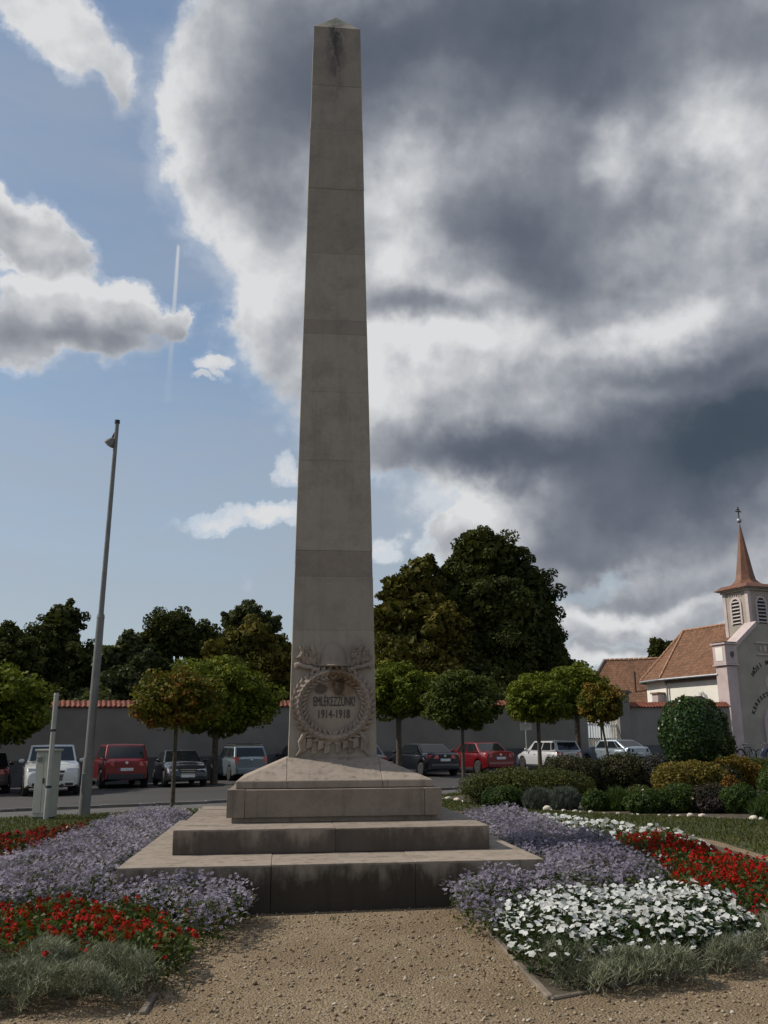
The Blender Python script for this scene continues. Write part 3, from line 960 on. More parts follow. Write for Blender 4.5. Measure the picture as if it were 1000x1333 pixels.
def monument():
    ms = thing('obelisk_monument', 'tall grey limestone obelisk with a carved wreath on a stepped base', 'monument', (-0.73, 12.45, -0.01), R(6.2))
    g = 0.002

    OFF = [0.0]

    def blk(name, x0, x1, y0, y1, z0, z1, mat=M_STEP, bev=0.008, jit=0.004):
        # the mesh keeps monument coordinates, so stains run on from stone to stone
        b = MB()
        x0, x1 = x0 - OFF[0], x1 - OFF[0]
        j = [random.uniform(-jit, jit) for _ in range(4)]
        b.hexa([(x0 + g, y0 + g, z0), (x1 - g, y0 + g, z0), (x1 - g, y1 - g, z0), (x0 + g, y1 - g, z0)],
               [(x0 + g, y0 + g, z1 + j[0]), (x1 - g, y0 + g, z1 + j[1]), (x1 - g, y1 - g, z1 + j[2]), (x0 + g, y1 - g, z1 + j[3])])
        return build(name, b, mat, ms, bevel=bev, seg=2, worn=.0035)

    random.seed(11)
    # lowest step
    OFF[0] = 0.09
    F, K, W, T = -2.98, 2.45, 2.1, 0.44
    for a, b in ((-W, -0.63), (-0.63, 0.79), (0.79, W)):
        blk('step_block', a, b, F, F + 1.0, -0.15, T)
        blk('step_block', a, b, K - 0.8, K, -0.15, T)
    ys = [F + 1.0, -0.95, 0.15, K - 0.8]
    for a, b in zip(ys, ys[1:]):
        for sgn in (-1, 1):
            x0, x1 = sorted((sgn * W, sgn * (W - 0.62)))
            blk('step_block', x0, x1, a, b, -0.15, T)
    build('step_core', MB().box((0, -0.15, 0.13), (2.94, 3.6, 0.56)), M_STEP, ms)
    # second step
    OFF[0] = 0.06
    F, K, W, T0, T = -2.05, 1.75, 1.72, 0.442, 0.69
    for a, b in ((-W, 0.02), (0.02, W)):
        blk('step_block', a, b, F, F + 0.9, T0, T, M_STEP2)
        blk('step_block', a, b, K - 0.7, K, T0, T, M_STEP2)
    for a, b in ((F + 0.9, -0.1), (-0.1, K - 0.7)):
        for sgn in (-1, 1):
            x0, x1 = sorted((sgn * W, sgn * (W - 0.6)))
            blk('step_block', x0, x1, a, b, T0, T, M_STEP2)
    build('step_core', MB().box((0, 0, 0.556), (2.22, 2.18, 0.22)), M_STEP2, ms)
    OFF[0] = 0.0
    # pedestal: recessed foot, corner posts, panels
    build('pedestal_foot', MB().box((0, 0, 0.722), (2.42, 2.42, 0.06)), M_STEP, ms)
    W, z0, z1, p = 1.27, 0.75, 1.06, 0.21
    for sx in (-1, 1):
        for sy in (-1, 1):
            x0, x1 = sorted((sx * W, sx * (W - p)))
            y0, y1 = sorted((sy * W, sy * (W - p)))
            blk('pedestal_corner', x0, x1, y0, y1, z0, z1, M_STONE)
    for sgn in (-1, 1):
        y0, y1 = sorted((sgn * (W - 0.006), sgn * (W - p)))
        blk('pedestal_block', -(W - p), W - p, y0, y1, z0, z1 - 0.002, M_STONE)
        blk('pedestal_block', y0, y1, -(W - p), W - p, z0, z1 - 0.002, M_STONE)
    build('pedestal_core', MB().box((0, 0, 0.9), (2.06, 2.06, 0.28)), M_STONE, ms)
    # sloping top in three pieces
    A, D, s, zb, zr, zt = 1.18, 1.12, 0.572, 1.064, 1.15, 1.41
    for sg in (-1, 1):
        vs = [(sg * A, -D, zb), (sg * (s + g), -D, zb), (sg * (s + g), D, zb), (sg * A, D, zb),
              (sg * A, -D, zr), (sg * (s + g), -D, zr), (sg * (s + g), D, zr), (sg * A, D, zr), (sg * (s + g), -s, zt), (sg * (s + g), s, zt)]
        fs = [(0, 1, 2, 3), (0, 4, 5, 1), (0, 3, 7, 4), (3, 2, 6, 7), (1, 5, 8, 9, 6, 2), (4, 8, 5), (4, 7, 9, 8), (7, 6, 9)]
        build('weathering_slab', MB().add(vs, fs), M_SLOPE, ms, bevel=0.008, seg=1)
    vs = [(-s, -D, zb), (s, -D, zb), (s, D, zb), (-s, D, zb), (-s, -D, zr), (s, -D, zr), (s, D, zr), (-s, D, zr), (-s, -s, zt), (s, -s, zt), (s, s, zt), (-s, s, zt)]
    fs = [(0, 3, 2, 1), (0, 1, 5, 4), (4, 5, 9, 8), (8, 9, 10, 11), (7, 11, 10, 6), (3, 7, 6, 2), (0, 4, 8, 11, 7, 3), (1, 2, 6, 10, 9, 5)]
    build('weathering_slab', MB().add(vs, fs), M_SLOPE, ms, bevel=0.006, seg=1)
    # shaft courses
    zs = [1.405, 3.02, 3.735, 4.09, 5.36, 6.38, 7.27, 7.49, 8.57, 9.66, 10.71, 11.5, 12.6]
    for k, (a, b) in enumerate(zip(zs, zs[1:])):
        e = random.uniform(-0.002, 0.002)
        h0, h1 = hw(a) + e, hw(b) + e
        m = MB().hexa([(-h0, -h0, a + .0004), (h0, -h0, a + .0004), (h0, h0, a + .0004), (-h0, h0, a + .0004)],
                      [(-h1, -h1, b - .0004), (h1, -h1, b - .0004), (h1, h1, b - .0004), (-h1, h1, b - .0004)])
        build('shaft_block', m, M_BAND if k in (2, 6) else M_SHAFT, ms, bevel=0.0028, seg=1, worn=.0015)
    h = hw(12.6)
    build('capstone', MB().add([(-h, -h, 12.6), (h, -h, 12.6), (h, h, 12.6), (-h, h, 12.6), (0.0, 0.0, 13.13)],
                               [(0, 3, 2, 1), (0, 1, 4), (1, 2, 4), (2, 3, 4), (3, 0, 4)]), M_SHAFT, ms, bevel=0.012, seg=2)
    # relief: medallion, wreath, helmet, oak sprays, hilts, ribbons
    zc = 2.055
    fy = -hw(zc)
    rot = Matrix.Rotation(R(90), 3, 'X')
    b = MB().lathe([(0.40, -0.02), (0.385, 0.012), (0.30, 0.03), (0.15, 0.036), (0.02, 0.037)], 40, (0, fy, zc), rot=rot)
    build('medallion', b, leak_stone('medallion_limestone', (0.32, 0.272, 0.228)), ms, smooth=40)
    rr = random.Random(3)
    b = MB()
    N = 44
    Rw, Rh, tr = 0.448, 0.412, 0.092
    for k in range(N):                                    # the bound core of the wreath
        pass
    ring = [(Rw * math.cos(2 * math.pi * k / N), fy - 0.012, zc + Rh * math.sin(2 * math.pi * k / N)) for k in range(N + 1)]
    b.tube(ring, [tr * 0.62] * (N + 1), 12, caps=False)
    for k in range(19):
        t = -math.pi / 2 + (k + 0.5) / 19 * math.pi       # from the bow at the foot up both sides
        for sg in (-1, 1):
            for row, (ro, lift, ang) in enumerate(((-0.062, 0.050, -0.75), (0.062, 0.046, 0.75), (0.0, 0.082, 0.0))):
                tt = t + (0.07 if row == 2 else 0) + rr.uniform(-.02, .02)
                x = sg * (Rw + ro) * math.cos(tt)
                z = zc + (Rh + ro) * math.sin(tt)
                tx, tz = -sg * math.sin(tt), math.cos(tt)
                rx, rz = sg * math.cos(tt), math.sin(tt)
                d = Vector((tx + rx * ang, -0.42, tz + rz * ang))
                nrm = Vector((rx * ang * .9 + tx * .35, -1, rz * ang * .9 + tz * .35))
                leaf_lump(b, (x, fy - lift, z), d, nrm, rr.uniform(.125, .155), rr.uniform(.066, .08), .026)
    build('laurel_wreath', b, leak_stone('wreath_limestone', (0.315, 0.265, 0.224)), ms, smooth=25)
    b = MB()
    hz0 = 2.555
    prof = []
    for k in range(9):
        a = k / 8 * math.pi / 2
        prof.append((0.185 * math.cos(a) ** 0.75, 0.03 + 0.27 * math.sin(a)))
    b.lathe([(0.21, -0.012), (0.224, 0.0), (0.195, 0.016)] + prof[:-1] + [(0.02, 0.30)], 28, (0, -hw(2.7) + 0.035, hz0), sy=0.8)
    build('carved_helmet', b, M_RELIEF, ms, smooth=45)
    for sg in (-1, 1):
        b = MB()
        for k in range(26):
            x = sg * rr.uniform(0.2, 0.44)
            z = rr.uniform(2.58, 2.80)
            if (abs(x) - 0.32) ** 2 / 0.0169 + (z - 2.69) ** 2 / 0.0169 > 1:
                continue
            a = rr.uniform(0.3, 1.5) if rr.random() < .7 else rr.uniform(-1, 3)
            leaf_lump(b, (x, -hw(z) - rr.uniform(0.01, 0.055), z), (sg * math.cos(a), -0.25, math.sin(a)), (rr.uniform(-.5, .5), -1, rr.uniform(-.3, .5)), rr.uniform(.1, .15), rr.uniform(.06, .085), .02)
        for k in range(9):
            b.blob((sg * rr.uniform(.24, .4), -hw(2.7) - 0.03, rr.uniform(2.62, 2.77)), (.024, .03, .024), n=8, m=5)
        b.blob((sg * .32, -hw(2.7) + .02, 2.69), (.11, .05, .11), n=12, m=7)
        build('oak_spray', b, M_RELIEF, ms, smooth=40)
        b = MB()
        pts = [(sg * .22, -hw(2.5) - .035, 2.50), (sg * .30, -hw(2.5) - .05, 2.535), (sg * .38, -hw(2.5) - .045, 2.54), (sg * .45, -hw(2.5) - .04, 2.575), (sg * .49, -hw(2.5) - .03, 2.53)]
        b.tube(pts, [.018, .03, .026, .03, .02], 8)
        b.blob((sg * .245, -hw(2.5) - .04, 2.505), (.05, .035, .03), n=10, m=6)
        b.blob((sg * .47, -hw(2.5) - .03, 2.565), (.04, .03, .035), n=10, m=6)
        build('carved_hilt', b, M_RELIEF, ms, smooth=50)
        b = MB()
        for k in range(5):                                # folds of the ribbon under the wreath
            xa = sg * (0.075 + k * 0.075)
            top = 1.61 + 0.012 * k + rr.uniform(-.01, .01)
            low = (1.45, 1.50, 1.44, 1.52, 1.47)[k] + rr.uniform(-.01, .01)
            dy = (0.05, 0.085, 0.03, 0.075, 0.045)[k]
            xa += rr.uniform(-.012, .012)
            y = -hw(1.5)
            b.hexa([(xa - .04, y - dy, low), (xa + .045, y - dy * .5, low + .03), (xa + .045, y + .02, low + .03), (xa - .04, y + .02, low)],
                   [(xa - .03, y - dy * .7, top), (xa + .03, y - dy, top), (xa + .03, y + .02, top), (xa - .03, y + .02, top)])
        b.tube([(sg * .36, -hw(1.6) - .03, 1.70), (sg * .42, -hw(1.6) - .028, 1.60), (sg * .40, -hw(1.5) - .02, 1.50), (sg * .46, -hw(1.5) - .015, 1.43)], [.035, .03, .03, .018], 7)
        build('carved_ribbon', b, M_RELIEF, ms, bevel=0.008, seg=2, smooth=45)
    add_text('inscription', 'EML\u00c9KEZZ\u00dcNK!', M_INK, ms, 0.118, 0.53, (0.012, fy - 0.040, 2.045))
    add_text('inscription_years', '1914-1918', M_INK, ms, 0.105, 0.40, (0.012, fy - 0.040, 1.895))
    return ms


monument()


# ------------------------------------------------------------------ garden wall, gate, chapel, house
WA = R(24)
WU = Vector((math.cos(WA), math.sin(WA)))


def wall_pt(x):
    return x, 47.7 + 0.445 * x


def wall_run(name, label, xa, xb, h=3.3, side=None):
    """plastered wall with a darker plinth and a tiled coping, as stretches that step with the ground"""
    (x0, y0), (x1, y1) = wall_pt(xa), wall_pt(xb)
    L = math.hypot(x1 - x0, y1 - y0)
    w = thing(name, label, 'wall', (x0, y0, gz(x0)), math.atan2(y1 - y0, x1 - x0))
    dz = gz(x1) - gz(x0)
    b = MB().hexa([(0, 0, -0.1), (L, 0, dz - 0.1), (L, 0.4, dz - 0.1), (0, 0.4, -0.1)], [(0, 0, h), (L, 0, h + dz), (L, 0.4, h + dz), (0, 0.4, h)])
    build('wall_body', b, M_PLASTER, w)
    b = MB().hexa([(0, -0.05, -0.1), (L, -0.05, dz - 0.1), (L, -0.003, dz - 0.1), (0, -0.003, -0.1)], [(0, -0.04, 1.05), (L, -0.04, 1.05 + dz), (L, -0.003, 1.06 + dz), (0, -0.003, 1.06)])
    build('plinth', b, M_PLINTH, w)
    b = MB()
    n = int(L / 0.22)
    for k in range(n):                                     # half-round tiles laid across the coping
        q = (k + .5) / n
        x, z = L * q, h + dz * q
        e = random.uniform(-.012, .012)
        W = L / n * .5 - .006
        b.add([(x - W, -.16, z + .02 + e), (x, -.17, z + .07 + e), (x + W, -.16, z + .02 + e), (x - W, .2, z + .30 + e), (x, .2, z + .34 + e), (x + W, .2, z + .30 + e),
               (x - W, .56, z + .02), (x, .57, z + .07), (x + W, .56, z + .02)],
              [(0, 1, 4, 3), (1, 2, 5, 4), (3, 4, 7, 6), (4, 5, 8, 7)])
    b.hexa([(0, -.12, h + .002), (L, -.12, h + dz + .002), (L, .52, h + dz + .002), (0, .52, h + .002)], [(0, .15, h + .26), (L, .15, h + dz + .26), (L, .25, h + dz + .26), (0, .25, h + .26)])
    tag(build('coping_tiles', b, M_COPING, w), kind='stuff')
    return w


random.seed(2)
wall_run('garden_wall', 'long grey plastered wall with red tiled coping behind the parked cars', -34, 10.9)
wall_run('garden_wall', 'shorter stretch of grey wall between the gate pillar and the chapel', 14.2, 21.2, 3.2)
x, y = wall_pt(13.75)
p = thing('gate_pillar', 'tall grey gate pillar with a flat cap right of the gate', 'gate pillar', (x, y, gz(x)), WA)
build('pillar_shaft', MB().box((0, 0.15, 2.0), (0.78, 0.7, 4.0)), M_PLASTER, p, bevel=.02)
build('pillar_cap', MB().box((0, 0.15, 4.06), (1.0, 0.95, 0.10)).box((0, 0.15, 4.145), (0.86, 0.8, 0.07)), M_PLINTH, p, bevel=.012)
build('plinth', MB().box((0, 0.15, 0.5), (0.86, 0.78, 1.0)), M_PLINTH, p, bevel=.01)
x, y = wall_pt(11.05)
p = thing('gate_pillar', 'grey gate pillar half hidden by the small street tree', 'gate pillar', (x, y, gz(x)), WA)
build('pillar_shaft', MB().box((0, 0.15, 2.0), (0.6, 0.7, 4.0)), M_PLASTER, p, bevel=.02)
build('pillar_cap', MB().box((0, 0.15, 4.06), (0.8, 0.95, 0.10)).box((0, 0.15, 4.145), (0.68, 0.8, 0.07)), M_PLINTH, p, bevel=.012)
x, y = wall_pt(11.4)
gt = thing('iron_gate', 'white barred double gate between the two grey pillars', 'gate', (x, y + 0.15, gz(x)), WA)
for side, ox in ((0, 0.0), (1, 1.12)):
    for k in range(6):
        build('gate_bar', MB().box((ox + .1 + k * .17, 0, 1.25), (.035, .035, 2.2 + .18 * math.sin(k / 5 * math.pi))), M_DASH, gt)
    build('gate_frame', MB().box((ox + .04, 0, 1.3), (.06, .06, 2.5)).box((ox + 1.02, 0, 1.3), (.06, .06, 2.5)).box((ox + .53, .045, .35), (1.0, .04, .06)).box((ox + .53, .045, 1.5), (1.0, .04, .06)).box((ox + .53, .045, 2.25), (1.0, .04, .06)),
          M_IRON if side == 0 else M_DASH, gt)
ap = thing('wall_niche', 'small round-arched brown cap rising above the wall beside the chapel', 'arched cap', (*wall_pt(19.0), gz(19) + 3.2), WA)
pts = [(-.62, 0)] + [(.62 * math.cos(a), .25 + .42 * math.sin(a)) for a in [math.pi - k * math.pi / 12 for k in range(13)]] + [(.62, 0)]
build('cap_arch', MB().extrude_xz(pts, -.1, .5), plain('brown_cap', (.10, .055, .04), .8), ap)


def arch_outline(w, h, n=12, x=0.0, z=0.0):
    """round-headed opening: half width w, height to springing h"""
    return [(x - w, z), (x + w, z), (x + w, z + h)] + [(x + w * math.cos(k * math.pi / n), z + h + w * math.sin(k * math.pi / n)) for k in range(1, n)] + [(x - w, z + h)]


def arch_frame(mb, w, h, t, y0, y1, x=0.0, z=0.0, n=12):
    o, i = arch_outline(w + t, h, n, x, z), arch_outline(w, h, n, x, z)
    o, i = o[1:] + o[:1], i[1:] + i[:1]
    k = len(o)
    for a in range(k - 1):
        q = [i[a], o[a], o[a + 1], i[a + 1]]
        mb.hexa([(q[0][0], y0, q[0][1]), (q[1][0], y0, q[1][1]), (q[1][0], y1, q[1][1]), (q[0][0], y1, q[0][1])],
                [(q[3][0], y0, q[3][1]), (q[2][0], y0, q[2][1]), (q[2][0], y1, q[2][1]), (q[3][0], y1, q[3][1])])


def quad_roof(mb, pts, th=0.12):
    n = (Vector(pts[1]) - Vector(pts[0])).cross(Vector(pts[2]) - Vector(pts[0])).normalized()
    if n.z < 0:
        n = -n
    lo = [Vector(p) - n * th for p in pts]
    k = len(pts)
    mb.add([tuple(p) for p in pts] + [tuple(p) for p in lo], [tuple(range(k)), tuple(range(2 * k - 1, k - 1, -1))] + [(i, i + k, (i + 1) % k + k, (i + 1) % k) for i in range(k)])


def chapel():
    ox, oy = 21.6, 58.0
    ch = thing('chapel', 'small pink and white chapel with a pointed copper-brown spire', 'chapel', (ox, oy, 0), WA)
    CX = 4.0
    # west front with its gable
    g = [(0.5, 0), (CX * 2 - 0.5, 0), (CX * 2 - 0.5, 6.9), (CX + 1.15, 8.55), (CX - 1.15, 8.55), (0.5, 6.9)]
    build('front_wall', MB().extrude_xz(g, 0.25, 0.9), M_CREAM, ch)
    for sg in (-1, 1):
        b = MB()
        q = [(CX + sg * 3.35, 6.95), (CX + sg * 1.1, 8.72), (CX + sg * 1.1, 9.0), (CX + sg * 3.35, 7.3)]
        b.extrude_xz(q if sg < 0 else q, 0.0, 1.0)
        build('gable_coping', b, M_PINK, ch)
        x0 = 0.0 if sg < 0 else CX * 2 - 1.0
        b = MB().box((x0 + .5, .55, 3.0), (.86, .95, 6.1))
        build('corner_pier', b, M_PINK, ch, bevel=.02)
        b = MB().box((x0 + .5, .55, 6.13), (1.12, 1.2, .1)).box((x0 + .5, .55, 6.8), (1.0, 1.08, 1.22)).box((x0 + .5, .55, 7.46), (1.2, 1.28, .1))
        build('pier_head', b, M_PINK, ch, bevel=.015)
        e = x0 - .012 if sg < 0 else x0 + 1.012
        build('pier_panel', MB().box((e + .01, .55, 6.8), (.03, .62, .85)), M_WHITE, ch, bevel=.008, seg=1)
        build('pier_cap', MB().box((x0 + .5, .55, 7.55), (1.0, 1.1, .06)), M_DARK, ch)
    # a small carved shield on the left pier
    sh = [(.42, 6.95), (.68, 6.95), (.68, 6.72), (.55, 6.55), (.42, 6.72)]
    build('shield', MB().extrude_xz(sh, -.04, -.005), plain('shield_stone', (.10, .085, .085), .8), ch)
    # portal
    b = MB()
    arch_frame(b, .85, 2.2, .28, 0.12, 0.248, CX, 0.3)
    build('portal_frame', b, M_PINK, ch)
    build('door', MB().extrude_xz(arch_outline(.84, 2.2, 12, CX, 0.3), 0.19, 0.245), M_DOOR, ch)
    # round ornament and lettering
    b = MB().lathe([(.62, 0), (.60, .05), (.48, .06), (.44, .03), (.02, .035)], 28, (CX, .248, 5.05), rot=Matrix.Rotation(R(90), 3, 'X'))
    rose = build('round_ornament', b, M_PINK, ch, smooth=40)
    for k in range(6):
        a = k * math.pi / 3
        build('petal', MB().blob((CX + .24 * math.cos(a), .21, 5.05 + .24 * math.sin(a)), (.11, .03, .11), n=8, m=5), plain('rose_shade', (.36, .25, .25), .9), rose)
    ink = plain('lettering_black', (.03, .027, .027), .8)

    def arc_text(name, s, rad, zc, a0, a1, h):
        cu = bpy.data.curves.new('letter', 'FONT')
        cu.size = h / .7
        cu.extrude = .012
        cu.offset = .012
        cu.align_x = 'CENTER'
        tmp = bpy.data.objects.new('letter_source', cu)
        COL.objects.link(tmp)
        band = thing(name, None, None)
        band.parent = ch
        for k, chx in enumerate(s):
            if chx == ' ':
                continue
            cu.body = chx
            bpy.context.view_layer.update()
            me = bpy.data.meshes.new_from_object(tmp.evaluated_get(bpy.context.evaluated_depsgraph_get()))
            a = a0 + (a1 - a0) * (k + .5) / len(s)
            me.transform(Matrix.Translation((CX + rad * math.cos(a), .235, zc + rad * math.sin(a))) @ Matrix.Rotation(-(a - math.pi / 2), 4, 'Y') @ Matrix.Rotation(R(90), 4, 'X'))
            me.materials.clear()
            me.materials.append(ink)
            place('letter', me, band)
        bpy.data.objects.remove(tmp)
        bpy.data.curves.remove(cu)

    arc_text('upper_lettering', 'H\u0150SI MAGYAROK', 1.9, 4.35, R(146), R(34), .27)
    arc_text('lower_lettering', 'KERESZTEL\u0150 EML\u00c9KE', 1.95, 2.35, R(160), R(20), .24)
    b = MB()
    for k in range(5):
        b.box((CX - .8 + k * .4, .2, 7.25 - .0 * k), (.16, .1, .5 - .12 * abs(k - 2)))
    b.box((CX, .2, 7.62), (2.4, .12, .1)).box((CX, .2, 6.85), (2.2, .12, .08))
    build('carved_frieze', b, M_PINK, ch, bevel=.01, seg=1)
    # nave and apse
    nz, ez, rz = 7.0, 5.62, 9.25
    base = [(0.55, .9), (CX * 2 - .55, .9), (CX * 2 - .55, 6.4), (CX * 2 - 1.15, 9.0), (CX + 1.7, 10.5), (CX - 1.7, 10.5), (1.15, 9.0), (0.55, 6.4)]
    build('nave_wall', MB().prism(base, 0, ez - .1), M_WHITE, ch)
    eo = .42
    E = [(0.55 - eo, .9), (0.55 - eo, 6.4 + .1), (1.15 - eo, 9.0 + .25), (CX - 1.7 - .15, 10.5 + eo), (CX + 1.7 + .15, 10.5 + eo), (CX * 2 - 1.15 + eo, 9.25), (CX * 2 - .55 + eo, 6.5), (CX * 2 - .55 + eo, .9)]
    E = [(x, y, ez) for x, y in E]
    AP, R0 = (CX, 8.0, rz), (CX, .9, rz)
    for k, q in enumerate([(E[0], E[1], AP, R0), (E[7], R0, AP, E[6]), (E[1], E[2], AP), (E[2], E[3], AP), (E[3], E[4], AP), (E[4], E[5], AP), (E[5], E[6], AP)]):
        b = MB()
        quad_roof(b, q)
        u = Vector(q[1]) - Vector(q[0]) if k != 1 else Vector((0, 1, 0))
        nn = (Vector(q[1]) - Vector(q[0])).cross(Vector(q[2]) - Vector(q[0])).normalized()
        build('roof_slope', b, M_ROOF, ch, uv=(u, nn.cross(u), q[0]))
    b = MB()
    for p, q in ((E[1], AP), (E[2], AP), (R0, AP), (E[6], AP)):
        p, q = Vector(p), Vector(q)
        n = int((q - p).length / .4)
        for i in range(n):
            b.tube([p + (q - p) * (i / n) + Vector((0, 0, .03)), p + (q - p) * ((i + .92) / n) + Vector((0, 0, .06))], [.085, .10], 6)
    tag(build('ridge_tiles', b, plain('ridge_tile', (.36, .20, .12), .9, var=.3), ch), kind='stuff')
    b = MB()
    for p, q in zip(E, E[1:]):
        b.tube([(p[0] - .04, p[1], p[2] - .06), (q[0] - .04, q[1], q[2] - .06)], .075, 6)
    build('gutter', b, M_ZINC, ch)
    b = MB()
    for p, q in zip(E, E[1:]):
        m = [(p[0] + .1, p[1], p[2] - .4), (q[0] + .1, q[1], q[2] - .4), (q[0] + .55, q[1], q[2] - .4), (p[0] + .55, p[1], p[2] - .4)]
    b.box((.50, 3.6, 5.40), (.12, 5.5, .2))
    build('cornice', b, plain('cornice_brown', (.20, .155, .125), .9), ch)
    build('downpipe', MB().tube([(.2, 6.2, 5.5), (.42, 6.15, 5.1), (.42, 6.15, .1)], .06, 8), M_ZINC, ch)
    build('buttress', MB().box((.3, 6.9, 2.3), (.7, .6, 4.6)), M_PINK, ch, bevel=.02)
    build('buttress_cap', MB().box((.3, 6.9, 4.66), (.86, .76, .12)), plain('cap_brown', (.22, .12, .08), .8), ch)
    # tower
    tx, ty, hh = CX, 1.6, 1.08
    z0, z1 = 7.6, 11.15
    build('tower', MB().box((tx, ty, (z0 + z1) / 2), (2 * hh, 2 * hh, z1 - z0)), M_CREAM, ch)
    b = MB()
    for sx in (-1, 1):
        for sy in (-1, 1):
            b.box((tx + sx * (hh - .09), ty + sy * (hh - .09), (z0 + z1) / 2), (.26, .26, z1 - z0 - .01))
    build('tower_quoin', b, M_PINK, ch)
    b = MB().box((tx, ty, z1 + .05), (2 * hh + .3, 2 * hh + .3, .14)).box((tx, ty, z1 + .16), (2 * hh + .6, 2 * hh + .6, .09))
    build('tower_cornice', b, M_CREAM, ch, bevel=.02, seg=1)
    for face in range(4):
        rz_ = Matrix.Translation((tx, ty, 0)) @ Matrix.Rotation(face * math.pi / 2, 4, 'Z')

        def to(mb):
            mb.v = [tuple(rz_ @ Vector(p)) for p in mb.v]
            return mb
        f = MB()
        arch_frame(f, .36, 1.35, .15, -hh - .07, -hh - .002, 0, 8.95)
        wi = build('belfry_window', to(f), M_PINK, ch)
        build('opening', to(MB().extrude_xz(arch_outline(.355, 1.35, 12, 0, 8.95), -hh - .02, -hh - .004)), M_DARK, wi)
        for k in range(7):
            z = 9.05 + k * .235
            wd = .33 if z < 10.3 else math.sqrt(max(.36 ** 2 - (z - 10.3) ** 2, .01)) - .03
            build('louvre', to(MB().box((0, -hh - .05, z), (2 * wd, .05, .10), Matrix.Rotation(R(-35), 3, 'X'))), M_LOUVRE, wi)
        for k in range(6):
            build('dentil', to(MB().box((-.5 + k * .2, -hh - .03, 10.92), (.07, .05, .16))), M_PINK, ch)
    # spire: flared foot, then an eight-sided needle
    b = MB()
    zf = z1 + .21
    rings = []
    ang = [math.pi / 8 + k * math.pi / 4 for k in range(8)]

    def sq(a, r):
        c, s = math.cos(a), math.sin(a)
        m = max(abs(c), abs(s))
        return c / m * r, s / m * r
    for z, r, mixf in ((zf, hh + .42, 1.0), (zf + .16, hh + .20, .85), (zf + .38, hh - .15, .45), (zf + .62, .72, .0), (zf + 1.0, .62, 0), (15.98, .03, 0)):
        ring = []
        for a in ang:
            # square at the eaves, octagon above
            xs, ys = sq(a, r) if mixf else (0, 0)
            xo, yo = r * math.cos(a), r * math.sin(a)
            if mixf == 1.0:
                c = round((a - math.pi / 4) / (math.pi / 2)) * math.pi / 2 + math.pi / 4
                xs, ys = (r * math.copysign(1, math.cos(c)), r * math.sin(a) / abs(math.cos(a)) * abs(math.cos(c)) / abs(math.cos(c))) if abs(math.cos(a)) > abs(math.sin(a)) else (r * math.cos(a) / abs(math.sin(a)), r * math.copysign(1, math.sin(c)))
            ring.append((tx + xs * mixf + xo * (1 - mixf), ty + ys * mixf + yo * (1 - mixf), z))
        rings.append(ring)
    o = len(b.v)
    for r_ in rings:
        b.v += r_
    for k in range(len(rings) - 1):
        for i in range(8):
            j = (i + 1) % 8
            b.f.append((k * 8 + i, k * 8 + j, (k + 1) * 8 + j, (k + 1) * 8 + i))
            b.m.append(0)
    b.f.append(tuple(range(7, -1, -1)))
    b.m.append(0)
    build('spire', b, M_SPIRE, ch)
    # square eaves corners under the flare
    e = hh + .44
    build('spire_eaves', MB().hexa([(tx - e, ty - e, zf - .03), (tx + e, ty - e, zf - .03), (tx + e, ty + e, zf - .03), (tx - e, ty + e, zf - .03)],
                                   [(tx - hh - .05, ty - hh - .05, zf + .27), (tx + hh + .05, ty - hh - .05, zf + .27), (tx + hh + .05, ty + hh + .05, zf + .27), (tx - hh - .05, ty + hh + .05, zf + .27)]), M_SPIRE, ch)
    b = MB().blob((tx, ty, 16.2), (.17, .17, .17), n=12, m=8)
    build('orb', b, M_ZINC, ch, smooth=60)
    build('cross', MB().box((tx, ty, 16.75), (.06, .06, .9)).box((tx, ty, 16.86), (.52, .06, .07)).box((tx, ty, 17.0), (.3, .05, .05)), M_IRON, ch)
    b = MB().box((CX, -.35, .12), (9.5, 1.3, .24))
    build('front_step', b, M_PAVE, ch, bevel=.02, seg=1)
    return ch


chapel()


def far_house():
    hs = thing('tiled_house', 'low house with a long old tiled roof behind the gate', 'house', (19.2, 80, 0), R(-18))
    L, rz, ez, dp = 13.0, 8.25, 4.3, 4.6
    build('house_wall', MB().box((L / 2, 0, (ez + .2) / 2), (L - .8, 2 * dp - .8, ez + .2)), M_WHITE, hs)
    g = MB()
    g.add([(.4, -dp + .5, ez), (.4, dp - .5, ez), (.4, 0, rz - .3), (.7, -dp + .5, ez), (.7, dp - .5, ez), (.7, 0, rz - .3)], [(0, 2, 1), (3, 4, 5), (0, 1, 4, 3), (1, 2, 5, 4), (2, 0, 3, 5)])
    build('gable', g, M_WHITE, hs)
    for sg in (-1, 1):
        b = MB()
        q = [(-2.0, sg * dp, ez), (L, sg * dp, ez), (L, 0, rz), (0, 0, rz)]
        quad_roof(b, q, .14)
        build('roof_slope', b, M_ROOF, hs, uv=((1, 0, 0), (0, -sg * dp, rz - ez), q[0]))
        b = MB()
        p, e = Vector((-2.0, sg * dp, ez)), Vector((0, 0, rz))
        b.tube([p + Vector((-.02, 0, .05)), e + Vector((-.02, 0, .05))], .13, 6)
        build('verge', b, plain('verge_grey', (.22, .2, .19), .9), hs)
    b = MB()
    q = [(-2.0, dp, ez), (-2.0, -dp, ez), (0, 0, rz)]
    quad_roof(b, q, .14)
    build('hip_slope', b, M_ROOF, hs, uv=((0, 1, 0), (2, 0, rz - ez), q[0]))
    b = MB()
    for i in range(32):
        b.tube([(L * i / 32, 0, rz + .03), (L * (i + .92) / 32, 0, rz + .05)], [.11, .13], 6)
    tag(build('ridge_tiles', b, plain('ridge_tile', (.36, .20, .12), .9, var=.3), hs), kind='stuff')
    build('vent_pipe', MB().tube([(2.6, -3.4, 4.6), (2.6, -3.4, 7.0)], .07, 6), M_IRON, hs)


far_house()


